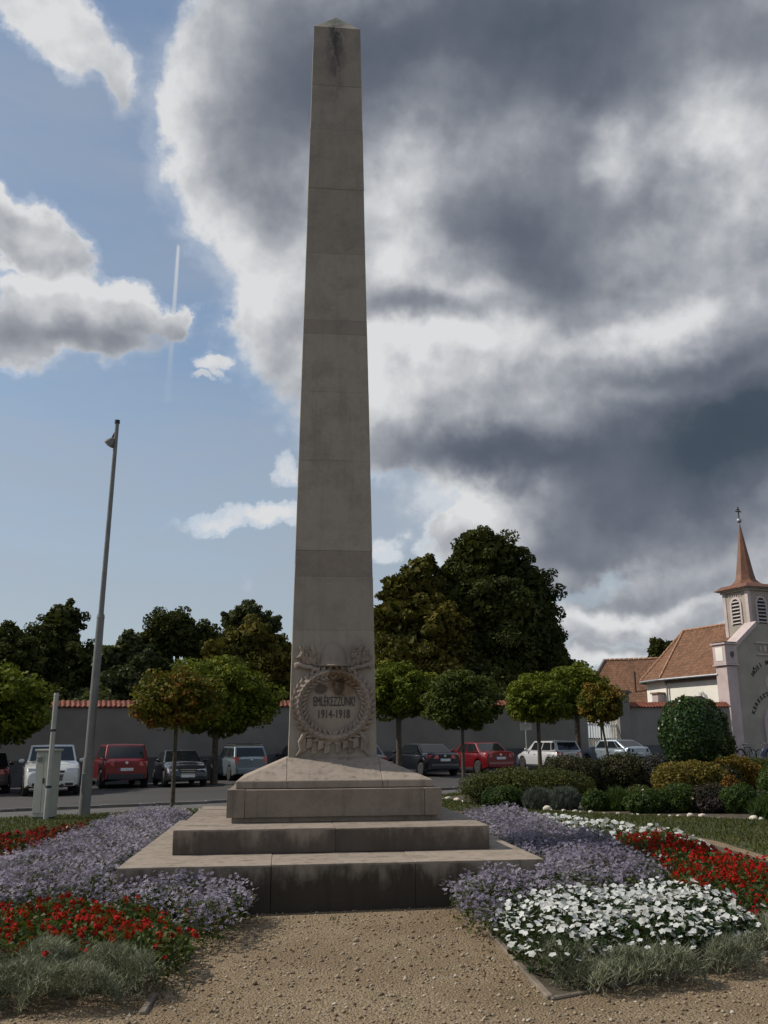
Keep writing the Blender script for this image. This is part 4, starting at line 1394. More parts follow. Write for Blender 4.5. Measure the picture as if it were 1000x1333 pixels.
# ------------------------------------------------------------------ street furniture
def lamp_post():
    x, y = -7.17, 22.6
    lp = thing('street_lamp', 'tall slim grey steel lamp post with one small floodlight near its top', 'street lamp', (x, y, gz(x)))
    lean = .016                                             # it stands slightly out of plumb
    build('pole_base', MB().tube([(0, 0, 0), (lean * 1.35 / 9.8 * 9, 0, 1.35)], [.135, .125], 14), M_STEEL, lp, smooth=40)
    build('pole', MB().tube([(.022, 0, 1.35), (.072, 0, 4.75)], [.108, .092], 14), M_STEEL, lp, smooth=40)
    build('pole_top', MB().tube([(.072, 0, 4.75), (.15, 0, 9.85)], [.068, .052], 12), M_STEEL, lp, smooth=40)
    build('collar', MB().tube([(.071, 0, 4.70), (.073, 0, 4.80)], [.10, .085], 14), M_STEEL, lp)
    build('pole_cap', MB().tube([(.15, 0, 9.84), (.151, 0, 9.93)], [.068, .068], 12), M_IRON, lp)
    build('pole_door', MB().box((-.02, -.125, .75), (.09, .02, .45)), M_STEEL, lp, bevel=.004, seg=1)
    b = MB().tube([(.12, 0, 9.62), (.05, -.01, 9.45), (.02, -.015, 9.32)], [.03, .03, .04], 8)
    build('arm', b, M_IRON, lp)
    rot = Matrix.Rotation(R(38), 3, 'Y')
    h = build('floodlight', MB().lathe([(.04, .15), (.08, .10), (.14, -.02), (.15, -.06)], 16, (.0, -.03, 9.30), rot=rot), M_STEEL, lp, smooth=40)
    build('lamp_lens', MB().lathe([(.14, -.065), (.10, -.085), (.02, -.095)], 16, (.0, -.03, 9.30), rot=rot), M_LAMP, h, smooth=60)


lamp_post()

cx_, cy_ = -7.86, 21.9
cb = thing('electric_cabinet', 'pale grey-green roadside electricity cabinet standing on the grass', 'utility cabinet', (cx_, cy_, gz(cx_)), R(-14))
build('cabinet_body', MB().box((0, 0, .78), (.44, .32, 1.46)), M_CAB, cb, bevel=.012)
build('cabinet_roof', MB().box((0, 0, 1.53), (.50, .40, .05)), M_CAB, cb, bevel=.015)
build('cabinet_plinth', MB().box((0, 0, .03), (.40, .28, .12)), M_PLINTH, cb)
for sx in (-1, 1):
    build('cabinet_door', MB().box((sx * .106, -.166, .80), (.204, .014, 1.32)), M_CAB, cb, bevel=.004, seg=1)
build('door_lock', MB().box((.03, -.178, .85), (.03, .02, .12)), M_IRON, cb)
for k in range(5):
    build('vent_slot', MB().box((-.105, -.176, 1.28 + k * .022), (.14, .006, .008)), M_IRON, cb)
sp = thing('steel_tube_post', 'bare grey steel tube standing in front of the electricity cabinet', 'post', (cx_ + .16, cy_ - .34, gz(cx_)))
build('tube', MB().tube([(0, 0, -.1), (.02, 0, 2.78)], .056, 12), M_STEEL2, sp, smooth=40)
build('tube_cap', MB().tube([(.02, 0, 2.78), (.02, 0, 2.82)], [.062, .05], 12), M_CAB, sp)
for z in (.7, 1.95):
    build('clamp', MB().tube([(.01, 0, z), (.01, 0, z + .05)], .064, 12), M_IRON, sp)

x, y = 7.25, 48.2
sg_ = thing('road_sign', 'small rectangular sign seen from behind on a thin post by the wall', 'road sign', (x, y, gz(x)), R(18))
build('post', MB().tube([(0, 0, 0), (0, 0, 2.5)], .035, 8), M_STEEL2, sg_)
build('sign_plate', MB().box((0, -.04, 2.15), (.66, .02, .34)), M_SIGN, sg_, bevel=.006, seg=1)
build('bracket', MB().box((0, -.02, 2.22), (.3, .03, .03)).box((0, -.02, 2.06), (.3, .03, .03)), M_STEEL2, sg_)


# ------------------------------------------------------------------ cars
def interp(pts, y):
    for (ya, a), (yb, b) in zip(pts, pts[1:]):
        if ya <= y <= yb:
            t = (y - ya) / (yb - ya + 1e-9)
            t = t * t * (3 - 2 * t) if abs(a - b) > .12 else t
            return a + (b - a) * t
    return pts[0][1] if y < pts[0][0] else pts[-1][1]


WHEEL = {}


def wheel_meshes(r):
    if r in WHEEL:
        return WHEEL[r]
    ry = Matrix.Rotation(R(90), 3, 'Y')
    tyre = build('tyre', MB().lathe([(r * .66, -.095), (r * .9, -.10), (r * .985, -.075), (r, -.03), (r, .03), (r * .985, .075), (r * .9, .10), (r * .66, .095)], 22, rot=ry), M_RUBBER, smooth=50)
    b = MB().lathe([(r * .67, -.07), (r * .67, .085), (r * .60, .088), (r * .58, .04), (r * .1, .03), (.03, .03)], 20, rot=ry)
    for k in range(5):
        m = Matrix.Rotation(k * 2 * math.pi / 5, 3, 'X')
        b.box(tuple(m @ Vector((.062, 0, r * .36))), (.045, r * .17, r * .52), m)
    b.blob((.07, 0, 0), (.03, r * .17, r * .17), n=10, m=6)
    rim = build('rim', b, M_RIM, smooth=40)
    WHEEL[r] = (tyre.data, rim.data)
    for o in (tyre, rim):
        bpy.data.objects.remove(o)
    return WHEEL[r]


def car(name, label, cat, nose, loc, head, L=4.2, W=1.72, H=1.45, paint=(.5, .5, .5), metal=.3, hood=.92, deck=.98, belt=.92,
        cowl=.95, roof_f=.35, roof_r=-1.2, rear=-1.75, wr=.60, wheel=.31, clear=.22, bumper=None, tail='corner', rails=False, grille='bars',
        plate=True, front_y=None, badge=True, lens=.15):
    """nose = +y in the car's own frame, origin on the ground under its middle; cowl, roof and rear are y positions of the glasshouse"""
    hd = Vector((math.sin(head), math.cos(head)))
    ctr = Vector(loc) + hd * (L / 2 if nose == 'away' else -L / 2)
    c = thing(name, label, cat, (ctr.x, ctr.y, gz(ctr.x)), -head, 'cars parked in front of the wall')
    pm = plain('paint_' + '_'.join(f'{int(v * 1000)}' for v in paint), paint, .32, metal, var=.04, scale=1.5, coat=.9)
    bp = pm if bumper is None else bumper
    hl = L / 2
    ax_f, ax_r, ra = hl - .80, -hl + .72, wheel + .055
    prof = [(-hl, deck - .12), (-hl + .12, deck - .02), (rear, deck), (rear + .25, belt + .03), (cowl, belt + .05), (cowl + .25, hood + .04), (hl - .35, hood - .10), (hl - .06, hood - .26), (hl, hood - .36)]
    ys = sorted(set([round(-hl + L * i / 26, 3) for i in range(27)] + [round(a + ra * q, 3) for a in (ax_f, ax_r) for q in (-1.01, -.99, -.85, -.6, -.3, 0, .3, .6, .85, .99, 1.01)] + [-hl + .03, hl - .03, -hl + .09, hl - .09]))
    b = MB()
    rows = []
    for y in ys:
        t = abs(y) / hl
        w = W / 2 * (1 - .055 * t ** 2 - .10 * t ** 12)
        zb = clear + .10 * max(0, (t - .86) / .14)
        for a in (ax_f, ax_r):
            if abs(y - a) < ra:
                zb = max(zb, wheel + math.sqrt(ra * ra - (y - a) ** 2))
        zt = interp(prof, y)
        zs = zt - .09
        zb = min(zb, zs - .05)
        rows.append([(0, y, min(clear + .05, zs) if zb < .4 else zb), (w * .9, y, zb), (w * .985, y, zb + .02), (w, y, zb + (zs - zb) * .35), (w * 1.0, y, zb + (zs - zb) * .62), (w * .965, y, zs), (w * .90, y, zs + .055), (w * .80, y, zt), (w * .4, y, zt + .018), (0, y, zt + .025)])
    n = len(rows[0])
    full = [r + [(-p[0], p[1], p[2]) for p in r[-2:0:-1]] for r in rows]
    k = len(full[0])
    for r in full:
        b.v += r
    for i in range(len(full) - 1):
        for j in range(k):
            q = (j + 1) % k
            b.f.append((i * k + j, (i + 1) * k + j, (i + 1) * k + q, i * k + q))
            b.m.append(1 if (j == 0 or j == k - 1) else 0)
    b.f.append(tuple(range(k)))
    b.f.append(tuple((len(full) - 1) * k + i for i in range(k - 1, -1, -1)))
    b.m += [0, 0]
    build('body', b, [pm, M_TRIM], c, smooth=38)
    # glasshouse
    wb = W / 2 * .90
    wt = W / 2 * (wr + .12)
    zb, zr = belt + .02, H
    P = {}
    for sx in (-1, 1):
        P[sx] = [Vector((sx * wb, cowl, zb)), Vector((sx * wb, rear, zb)), Vector((sx * wt, roof_r, zr - .035)), Vector((sx * wt, roof_f, zr - .03))]
    A, B_ = P[-1], P[1]
    g = MB()
    rfm = [Vector((0, (roof_f + roof_r) / 2, zr + .015))]
    vs = [*A, *B_, *rfm]
    g.add(vs, [(0, 1, 2, 3), (5, 4, 7, 6), (0, 3, 7, 4), (1, 5, 6, 2), (3, 2, 8), (6, 7, 8), (7, 3, 8), (2, 6, 8), (0, 4, 5, 1)])
    build('cabin', g, pm, c, bevel=.055, seg=3, smooth=50)

    def pane(nm, q, u0, u1, v0, v1, s=1, par=c, mat=M_GLASS, th=.006, u0t=None, u1t=None):
        # q: four corners, bottom pair first
        a, bb, cc, d = q

        def at(u, v):
            lo, hi = a.lerp(bb, u), d.lerp(cc, u)
            return lo.lerp(hi, v)
        u0t = u0 if u0t is None else u0t
        u1t = u1 if u1t is None else u1t
        pts = [at(u0, v0), at(u1, v0), at(u1t, v1), at(u0t, v1)]
        nn = (pts[1] - pts[0]).cross(pts[3] - pts[0]).normalized()
        mid = sum(pts, Vector()) / 4
        if nn.dot(mid - Vector((0, (cowl + rear) / 2, 1.0))) < 0:
            nn = -nn
        m = MB().hexa([p - nn * .02 for p in pts], [p + nn * th for p in pts])
        return build(nm, m, mat, par)
    for sx in (-1, 1):
        q = [P[sx][0], P[sx][1], P[sx][2], P[sx][3]]
        pane('front_side_window', q, .13, .47, .10, .86, u0t=.08)
        pane('rear_side_window', q, .50, .80, .10, .86)
        pane('quarter_window', q, .82, .93, .14, .84, u1t=.95)
    pane('windscreen', [A[0], B_[0], B_[3], A[3]], .05, .95, .06, .90)
    pane('rear_window', [A[1], B_[1], B_[2], A[2]], .07, .93, .12, .88)
    # wheels
    ty, rm = wheel_meshes(wheel)
    for yy in (ax_f, ax_r):
        for sx in (-1, 1):
            wl = thing('wheel', None, None, (sx * (W / 2 - .11), yy, wheel), 0 if sx > 0 else math.pi)
            wl.parent = c
            place('tyre', ty, wl)
            place('rim', rm, wl)
    # ends
    e = hl
    we = W / 2 * .845
    build('front_bumper', MB().prism([(-we * .96, e - .10), (we * .96, e - .10), (we * .86, e + .045), (-we * .86, e + .045)], clear + .06, .50), bp, c, bevel=.035, seg=3, smooth=45)
    build('rear_bumper', MB().prism([(we * .99, -e + .12), (-we * .99, -e + .12), (-we * .88, -e - .05), (we * .88, -e - .05)], clear + .08, .56), bp, c, bevel=.035, seg=3, smooth=45)
    for sx in (-1, 1):
        zt = deck - .20
        if tail == 'tall':
            build('tail_light', MB().hexa([(sx * we * .80, -e - .02, zt - .12), (sx * we * 1.02, -e + .01, zt - .12), (sx * we * 1.07, -e + .22, zt - .04), (sx * we * .8, -e + .1, zt - .1)],
                                          [(sx * we * .80, -e - .01, zt + .20), (sx * we * 1.01, -e + .03, zt + .20), (sx * we * 1.05, -e + .26, zt + .18), (sx * we * .8, -e + .1, zt + .2)]), M_REDLENS, c, bevel=.012, seg=2)
        else:
            wi = .42 if tail == 'wide' else .62
            build('tail_light', MB().hexa([(sx * we * wi, -e - .015, zt - .08), (sx * we * 1.02, -e + .01, zt - .08), (sx * we * 1.08, -e + .24, zt - .04), (sx * we * wi, -e + .1, zt - .08)],
                                          [(sx * we * wi, -e - .010, zt + .09), (sx * we * 1.01, -e + .02, zt + .10), (sx * we * 1.06, -e + .28, zt + .10), (sx * we * wi, -e + .1, zt + .09)]), M_REDLENS if tail != 'dark' else M_TRIM, c, bevel=.012, seg=2)
        zh = hood - .30
        hlp = build('headlight', MB().hexa([(sx * we * .50, e - .03, zh - lens * .5), (sx * we * 1.0, e - .06, zh - lens * .4), (sx * we * 1.07, e - .38, zh), (sx * we * .5, e - .2, zh - .04)],
                                           [(sx * we * .52, e - .08, zh + lens * .5), (sx * we * .98, e - .12, zh + lens * .6), (sx * we * 1.05, e - .42, zh + lens * .7), (sx * we * .5, e - .25, zh + .08)]), M_CLEARLENS, c, bevel=.012, seg=2)
        build('fog_light', MB().box((sx * we * .66, e + .045, .40), (.26, .03, .09)), M_TRIM, c, bevel=.01, seg=1)
        mr = build('mirror', MB().blob((sx * (W / 2 + .07), cowl - .22, belt + .10), (.10, .06, .075), n=10, m=7), pm, c, smooth=60)
        for yy in (roof_f - .25, roof_r + .35):
            build('door_handle', MB().box((sx * (W / 2 - .005), yy, belt - .13), (.035, .16, .03)), pm, c, bevel=.008, seg=1)
        build('sill', MB().box((sx * (W / 2 - .03), (ax_f + ax_r) / 2, clear + .03), (.07, ax_f - ax_r - 2 * ra - .02, .09)), M_TRIM, c)
        if rails:
            build('roof_rail', MB().tube([(sx * wt * .92, roof_f - .1, zr - .01), (sx * wt * .92, roof_f - .2, zr + .05), (sx * wt * .92, roof_r + .2, zr + .05), (sx * wt * .92, roof_r + .05, zr - .01)], .018, 6), M_TRIM, c)
    if rails:
        for yy in (roof_f - .35, roof_r + .4):
            build('roof_bar', MB().box((0, yy, zr + .075), (wt * 1.9, .06, .03)), M_TRIM, c)
    gw = we * (.46 if grille != 'slot' else .40)
    gr = build('grille', MB().hexa([(-gw * .8, e + .02, .50), (gw * .8, e + .02, .50), (gw * .8, e - .1, .50), (-gw * .8, e - .1, .50)], [(-gw, e - .012, hood - .26), (gw, e - .012, hood - .26), (gw, e - .15, hood - .26), (-gw, e - .15, hood - .26)]), M_TRIM, c)
    for k in range(3):
        build('grille_bar', MB().box((0, e + .012 - k * .008, .53 + k * .07), (gw * 1.62 + k * gw * .08, .03, .022)), M_CHROME, gr)
    build('air_intake', MB().box((0, e + .045, .35), (we * .9, .02, .12)), M_TRIM, c, bevel=.01, seg=1)
    rb = Matrix.Rotation(R(90), 3, 'X')
    if badge:
        build('badge', MB().lathe([(.055, -.01), (.055, .012), (.04, .016), (.03, .01), (.01, .01)], 14, (0, -e - .012, deck - .16), rot=rb), M_CHROME, c)
    if plate:
        pz = .47 if deck < 1.02 else .72
        p = build('number_plate', MB().box((0, -e - .065 if pz < .6 else -e - .02, pz), (.52, .015, .11)), M_PLATE, c)
        build('plate_strip', MB().box((-.24, -e - .0745 if pz < .6 else -e - .0295, pz), (.04, .006, .10)), plain('euro_blue', (.03, .06, .30), .5), p)
        build('number_plate', MB().box((0, e + .065, .44), (.52, .015, .11)), M_PLATE, c)
    return c


HN = -WA                                           # nose towards the wall (heading clockwise from +y)
car('parked_car', 'white off-road car facing the camera behind the electricity cabinet', 'car', 'towards', (-11.15, 31.6), math.pi - WA + R(2), L=4.5, W=1.86, H=1.70, paint=(.50, .50, .48), metal=.1, hood=1.10, deck=1.12, belt=1.04,
    cowl=.85, roof_f=.15, roof_r=-1.7, rear=-2.05, wr=.66, wheel=.36, clear=.27, lens=.2)
car('parked_car', 'bright red off-road car seen from behind next to the lamp post', 'car', 'away', (-10.0, 36.3), HN, L=4.5, W=1.84, H=1.68, paint=(.19, .006, .010), metal=.2, hood=1.04, deck=1.12, belt=1.05,
    cowl=.95, roof_f=.2, roof_r=-1.75, rear=-2.12, wr=.66, wheel=.36, clear=.26, tail='corner', bumper=plain('lower_bumper_dark', (.03, .03, .032), .6))
car('parked_car', 'dark grey saloon facing the camera behind the thin trunk of a ball tree', 'car', 'towards', (-7.6, 36.2), math.pi - WA + R(3), L=4.3, W=1.70, H=1.40, paint=(.022, .026, .030), metal=.4, hood=.90, deck=.98, belt=.90,
    cowl=.85, roof_f=.1, roof_r=-1.0, rear=-1.55, wheel=.31)
car('parked_car', 'blue-grey hatchback with dark roof bars left of the monument', 'car', 'away', (-5.9, 41.3), HN, L=4.1, W=1.68, H=1.50, paint=(.20, .245, .275), metal=.5, hood=.96, deck=1.04, belt=.96,
    cowl=.95, roof_f=.3, roof_r=-1.65, rear=-1.98, wr=.68, tail='tall', rails=True, plate=False)
car('parked_car', 'black estate car partly hidden by the left foot of the obelisk', 'car', 'away', (-3.2, 42.9), HN, L=4.3, W=1.70, H=1.46, paint=(.02, .021, .024), metal=.4, belt=.93, deck=1.02, roof_r=-1.7, rear=-2.05, wr=.66)
car('parked_car', 'grey car mostly hidden behind the right foot of the obelisk', 'car', 'away', (-.55, 43.2), HN, L=4.3, W=1.70, H=1.46, paint=(.10, .105, .115), metal=.5)
car('parked_car', 'black saloon with red tail lights seen from behind right of the monument', 'car', 'away', (2.65, 42.0), HN, L=4.75, W=1.80, H=1.47, paint=(.014, .016, .024), metal=.3, hood=.94, deck=1.05, belt=.95,
    cowl=1.1, roof_f=.45, roof_r=-.95, rear=-1.72, tail='wide')
car('parked_car', 'dark red saloon seen from behind between the black saloon and the silver estate', 'car', 'away', (5.35, 43.7), HN, L=4.4, W=1.74, H=1.46, paint=(.15, .006, .010), metal=.2, hood=.93, deck=1.03, belt=.94,
    cowl=1.0, roof_f=.35, roof_r=-.95, rear=-1.62, tail='corner')
car('parked_car', 'silver-white estate car with red tail lights and black side strip', 'car', 'away', (9.05, 46.0), HN, L=3.95, W=1.62, H=1.45, paint=(.56, .56, .58), metal=.2, hood=.90, deck=1.0, belt=.91,
    cowl=.85, roof_f=.25, roof_r=-1.62, rear=-1.92, wr=.64, tail='corner', badge=False)
car('parked_car', 'silver-blue hatchback with a big black rear bumper by the gate pillar', 'car', 'away', (13.35, 49.2), HN - R(4), L=4.1, W=1.70, H=1.43, paint=(.36, .42, .48), metal=.55, hood=.92, deck=1.06, belt=.93,
    cowl=.95, roof_f=.3, roof_r=-.95, rear=-1.78, wr=.63, tail='dark', bumper=plain('black_bumper', (.022, .022, .024), .65), badge=False)
car('parked_car', 'dark car cut off by the edge of the picture under the big left tree', 'car', 'away', (-14.25, 33.6), HN, L=4.4, W=1.74, H=1.46, paint=(.03, .012, .014), metal=.3)
car('parked_car', 'dark blue car by the chapel, half hidden behind the shrubs', 'car', 'away', (24.1, 50.6), HN, L=4.3, W=1.74, H=1.45, paint=(.03, .042, .075), metal=.4)


# ------------------------------------------------------------------ bicycles
def bicycle(label, loc, rz, col):
    bk = thing('bicycle', label, 'bicycle', loc, rz, 'bicycles before the chapel')
    ry = Matrix.Rotation(R(90), 3, 'X')
    for xx in (-.53, .53):
        wl = thing('wheel', None, None, (xx, 0, .34))
        wl.parent = bk
        ring = [(.315 * math.cos(2 * math.pi * k / 24), 0, .315 * math.sin(2 * math.pi * k / 24)) for k in range(25)]
        build('tyre', MB().tube(ring, .024, 6, caps=False), M_RUBBER, wl)
        b = MB().blob((0, 0, 0), (.03, .05, .03), n=8, m=5)
        for k in range(12):
            a = k * math.pi / 6
            b.tube([(0, .02 * (-1) ** k, 0), (.30 * math.cos(a), 0, .30 * math.sin(a))], .004, 4)
        build('spokes', b, M_CHROME, wl)
    fm = plain('bike_paint_' + str(int(col[0] * 1000)), col, .35, .2)
    S, H_, Bk, D = (-.18, 0, .78), (.36, 0, .80), (-.08, 0, .30), (-.53, 0, .34)
    b = MB()
    for p, q in ((S, H_), (S, Bk), (H_, Bk), (S, D), (Bk, D), (H_, (.53, 0, .34))):
        b.tube([p, q], .022, 7)
    build('frame', b, fm, bk)
    build('saddle', MB().tube([S, (-.21, 0, .92)], .014, 6).blob((-.22, 0, .95), (.14, .08, .035), n=10, m=6), M_TRIM, bk)
    build('handlebar', MB().tube([H_, (.34, 0, 1.0)], .015, 6).tube([(.22, -.27, 1.02), (.34, -.15, 1.02), (.34, .15, 1.02), (.22, .27, 1.02)], .014, 6), M_CHROME, bk)
    build('crank', MB().tube([(-.08, -.1, .2), (-.08, 0, .30), (-.08, .1, .40)], .014, 6).lathe([(.09, -.01), (.09, .01)], 14, (-.08, -.03, .30), rot=ry), M_IRON, bk)
    build('mudguard', MB().tube([(-.53 + .37 * math.cos(a), 0, .34 + .37 * math.sin(a)) for a in [R(20 + k * 20) for k in range(8)]], .03, 6), M_TRIM, bk)


def chap_pt(x, y):
    return 21.6 + x * math.cos(WA) - y * math.sin(WA), 58 + x * math.sin(WA) + y * math.cos(WA)


bx_, by_ = chap_pt(.5, -.45)
bicycle('dark bicycle leaning by the chapel front, nearer its left corner', (bx_, by_, .25), WA + R(4), (.03, .03, .035))
bx_, by_ = chap_pt(2.0, -.60)
bicycle('silver-framed bicycle beside the chapel door', (bx_, by_, .25), WA + math.pi - R(6), (.35, .35, .36))


# ------------------------------------------------------------------ trees
L_GLOBE = leaf_mat('globe_maple_leaves', [(0.036, 0.054, 0.003), (0.070, 0.094, 0.005), (0.115, 0.138, 0.008), (0.17, 0.17, 0.012)], 0.22, 0.75)
L_GLOBE_RED = leaf_mat('turning_maple_leaves', [(0.040, 0.050, 0.004), (0.070, 0.078, 0.006), (0.115, 0.112, 0.01), (0.20, 0.12, 0.018), (0.26, 0.08, 0.025)], 0.22, 0.75, patch=1.6)
L_DARK = leaf_mat('dark_tree_leaves', [(0.018, 0.026, 0.006), (0.032, 0.040, 0.009), (0.050, 0.058, 0.012), (0.075, 0.074, 0.015)], 0.12, .85, patch=.35)
L_OLIVE = leaf_mat('olive_tree_leaves', [(0.024, 0.030, 0.007), (0.062, 0.060, 0.010), (0.105, 0.088, 0.014), (0.15, 0.11, 0.018)], 0.14, .85, patch=.35)
L_GREYGR = leaf_mat('pale_tree_leaves', [(0.034, 0.044, 0.018), (0.06, 0.070, 0.028), (0.085, 0.094, 0.040)], 0.2, patch=.4)
L_LAUREL = leaf_mat('laurel_leaves', [(0.014, 0.034, 0.010), (0.024, 0.052, 0.014), (0.038, 0.072, 0.02), (0.06, 0.095, 0.03)], 0.12, 0.28)


def clump_points(rng, ctr, rad, n, top=0.25):
    d = unit(rng.normal(size=(n, 3)))
    r = rng.random(n) ** 0.30
    p = ctr + d * r[:, None] * rad
    nr = unit(d * 0.7 + rng.normal(size=(n, 3)) * 0.55 + np.array([0, 0, top]))
    return p, nr


def globe_tree(label, x, y, zc, rx, rz, mat, trunk_r=.07, n=7000, leaf=.13, lean=(0, 0), seed=1, flat=.75, group='round-headed street trees', base=None):
    r = np.random.default_rng(seed)
    t = thing('globe_tree', label, 'tree', (x, y, gz(x)), 0, group)
    bx, by = lean
    b = MB()
    zb = zc - rz * .55
    b.tube([(bx, by, -.05), (bx * .7, by * .7, zb * .35), (bx * .25, by * .25, zb * .75), (0, 0, zb), (0, 0, zc)], [trunk_r * 1.25, trunk_r, trunk_r * .9, trunk_r * .95, trunk_r * .6], 9)
    for k in range(7):
        a = k * .9 + seed
        b.tube([(0, 0, zb - .05), (rx * .35 * math.cos(a), rx * .35 * math.sin(a), zb + rz * .4), (rx * .75 * math.cos(a), rx * .75 * math.sin(a), zc + rz * .25 * math.sin(k))], [trunk_r * .6, trunk_r * .4, trunk_r * .15], 6)
    build('trunk', b, M_BARK, t, smooth=50)
    K = 54
    P, Nn = [], []
    gold = math.pi * (3 - math.sqrt(5))
    for i in range(K):
        u = 1 - 2 * (i + .5) / K
        a = i * gold + r.uniform(-.3, .3)
        q = math.sqrt(1 - u * u)
        zz = u * rz * (1.0 if u > 0 else flat)
        s = r.uniform(.70, .96)
        c = np.array([q * math.cos(a) * rx * s, q * math.sin(a) * rx * s, zc + zz * s])
        p, nr = clump_points(r, c, np.array([.30 * rx, .30 * rx, .22 * rz]) * r.uniform(.55, 1.25), n // K, .55)
        P.append(p)
        Nn.append(nr)
    # leaves inside that stop the light
    m = n // 6
    d = unit(r.normal(size=(m, 3))) * (r.random(m) ** .4)[:, None] * np.array([rx, rx, rz]) * .72
    d[:, 2] = np.where(d[:, 2] < 0, d[:, 2] * flat, d[:, 2]) + zc
    P.append(d)
    Nn.append(unit(r.normal(size=(m, 3))))
    p, nr = np.concatenate(P), np.concatenate(Nn)
    sz = leaf * r.uniform(.7, 1.3, len(p))
    sz[-m:] *= 1.8
    v, f = cards(r, p, nr, sz, .8, .1)
    np_object('crown', v, f, [mat], tint=r.random(len(p)), parent=t)
    return t


globe_tree('big round-headed tree at the very edge above the white off-road car', -15.15, 35.0, 3.1, 2.45, 1.8, L_GLOBE, .13, 11000, .17, seed=2)
globe_tree('small round tree with reddening leaves on a thin dark trunk in the grass', -5.15, 22.9, 2.62, 1.08, .82, L_GLOBE_RED, .05, 7000, .095, seed=3)
globe_tree('wide green umbrella-shaped tree behind the reddening one, standing among the parked cars', -7.0, 38.4, 3.30, 2.35, 1.80, L_GLOBE, .13, 16000, .15, seed=4)
globe_tree('round green tree just right of the obelisk above the black saloon', .6, 42.0, 3.62, 1.72, 1.38, L_GLOBE, .13, 11000, .15, seed=5)
globe_tree('full dark green round tree on a thin trunk before the hedge', 2.36, 28.6, 2.72, 1.16, 1.02, leaf_mat('deep_maple_leaves', [(0.020, 0.036, 0.005), (0.038, 0.056, 0.008), (0.060, 0.078, 0.011), (0.09, 0.098, 0.014)], .2, .75), .055, 12000, .10, seed=6, flat=.9)
globe_tree('light green round tree above the silver estate car', 7.45, 45.4, 3.30, 1.55, 1.30, L_GLOBE, .10, 11000, .14, seed=7)
globe_tree('light green tree with a higher crown between its two round neighbours', 9.75, 47.3, 3.75, 1.85, 1.5, L_GLOBE, .14, 12000, .15, seed=8)
globe_tree('small round tree with brownish leaves and a leaning trunk by the gate', 8.95, 38.6, 2.85, .95, .98, L_GLOBE_RED, .05, 8500, .10, (.28, 0), seed=9)


def big_tree(label, x, y, H, lobes, mat, seed, n=9000, leaf=.235, name='broadleaf_tree', trunk_r=.32):
    """lobes: (dx, dy, z, rx, rz) rounded masses of foliage carried by the limbs"""
    r = np.random.default_rng(seed)
    t = thing(name, label, 'tree', (x, y, gz(x)), 0, 'tall trees beyond the wall')
    b = MB()
    b.tube([(0, 0, -.1), (0.05, 0, H * .2), (-.1, .1, H * .45), (0, 0, H * .75)], [trunk_r * 1.3, trunk_r, trunk_r * .7, trunk_r * .2], 9)
    for dx, dy, z, rx, rz in lobes:
        zs = max(H * .14, z * .45)
        b.tube([(0, 0, zs), (dx * .45, dy * .45, (zs + z) / 2), (dx * .95, dy * .95, z + rz * .2)], [trunk_r * .5, trunk_r * .3, .04], 6)
    build('trunk', b, M_BARK, t, smooth=50)
    n = int(n * 2.6)
    P, Nn, S = [], [], []
    tot = sum(l[3] ** 2 for l in lobes)
    for dx, dy, z, rx, rz in lobes:
        k = max(12, int(26 * rx * rx / tot * len(lobes)))
        m = int(n * rx * rx / tot)
        for i in range(k):
            d = unit(r.normal(size=(1, 3)))[0]
            if d[2] < -.2:
                d[2] *= .6
            s = r.uniform(.62, 1.02)
            c = np.array([dx + d[0] * rx * s, dy + d[1] * rx * s, z + d[2] * rz * s])
            q = r.uniform(.18, .36)
            p, nr = clump_points(r, c, np.array([rx * q, rx * q, rz * q * .8]), m // k)
            P.append(p)
            Nn.append(nr)
            S.append(np.full(len(p), leaf))
        mi = m // 4
        d = unit(r.normal(size=(mi, 3))) * (r.random(mi) ** .4)[:, None] * np.array([rx, rx, rz]) * .8
        P.append(d + np.array([dx, dy, z]))
        Nn.append(unit(r.normal(size=(mi, 3))))
        S.append(np.full(mi, leaf * 2.6))
    p, nr, s = np.concatenate(P), np.concatenate(Nn), np.concatenate(S)
    v, f = cards(r, p, nr, s * r.uniform(.65, 1.3, len(p)), .7, .12)
    np_object('crown', v, f, [mat], tint=r.random(len(p)), parent=t)
    return t


def lobed(H, R_, seed, base=1.0, k=9, up=.62):
    """masses for an ordinary broad crown of height H and half width R_"""
    r = random.Random(seed)
    out = [(0, 0, H - R_ * .62, R_ * .55, R_ * .62)]
    for i in range(k):
        a = i * 2.4 + r.uniform(-.4, .4)
        h = r.uniform(.18, up)
        q = r.uniform(.45, .72)
        out.append((R_ * q * math.cos(a), R_ * q * math.sin(a), base + (H - base) * h, R_ * r.uniform(.42, .58), (H - base) * r.uniform(.16, .24)))
    return out


big_tree('dark tree with a low sloping crown at the left edge behind the wall', -28.3, 66, 11.3, [(-1.5, 0, 9.6, 2.0, 1.7), (.6, 0, 9.0, 2.0, 1.8), (2.2, 0, 7.8, 1.9, 1.8), (-3, 0, 8, 2.4, 2), (0, -1, 6.4, 3.4, 2.4), (2.4, 0, 5, 2.4, 2.4), (-2, 0, 3.6, 3.2, 2.4), (1.6, 0, 3, 2.8, 2)], L_DARK, 21, 11000)
big_tree('tall tree with a pointed loose crown left of the lamp post', -25.2, 70, 12.7, [(0.4, 0, 11.0, 1.7, 1.6), (-.4, 0, 9.2, 2.6, 1.8), (-2.5, 0, 7.3, 2.6, 2), (2.2, -.5, 7.4, 2.4, 2.2), (0, -1, 5.4, 3.4, 2.6), (-2.2, 1, 3.6, 3, 2.2), (2.4, 0, 3.6, 3, 2.2)], L_DARK, 22, 10000)
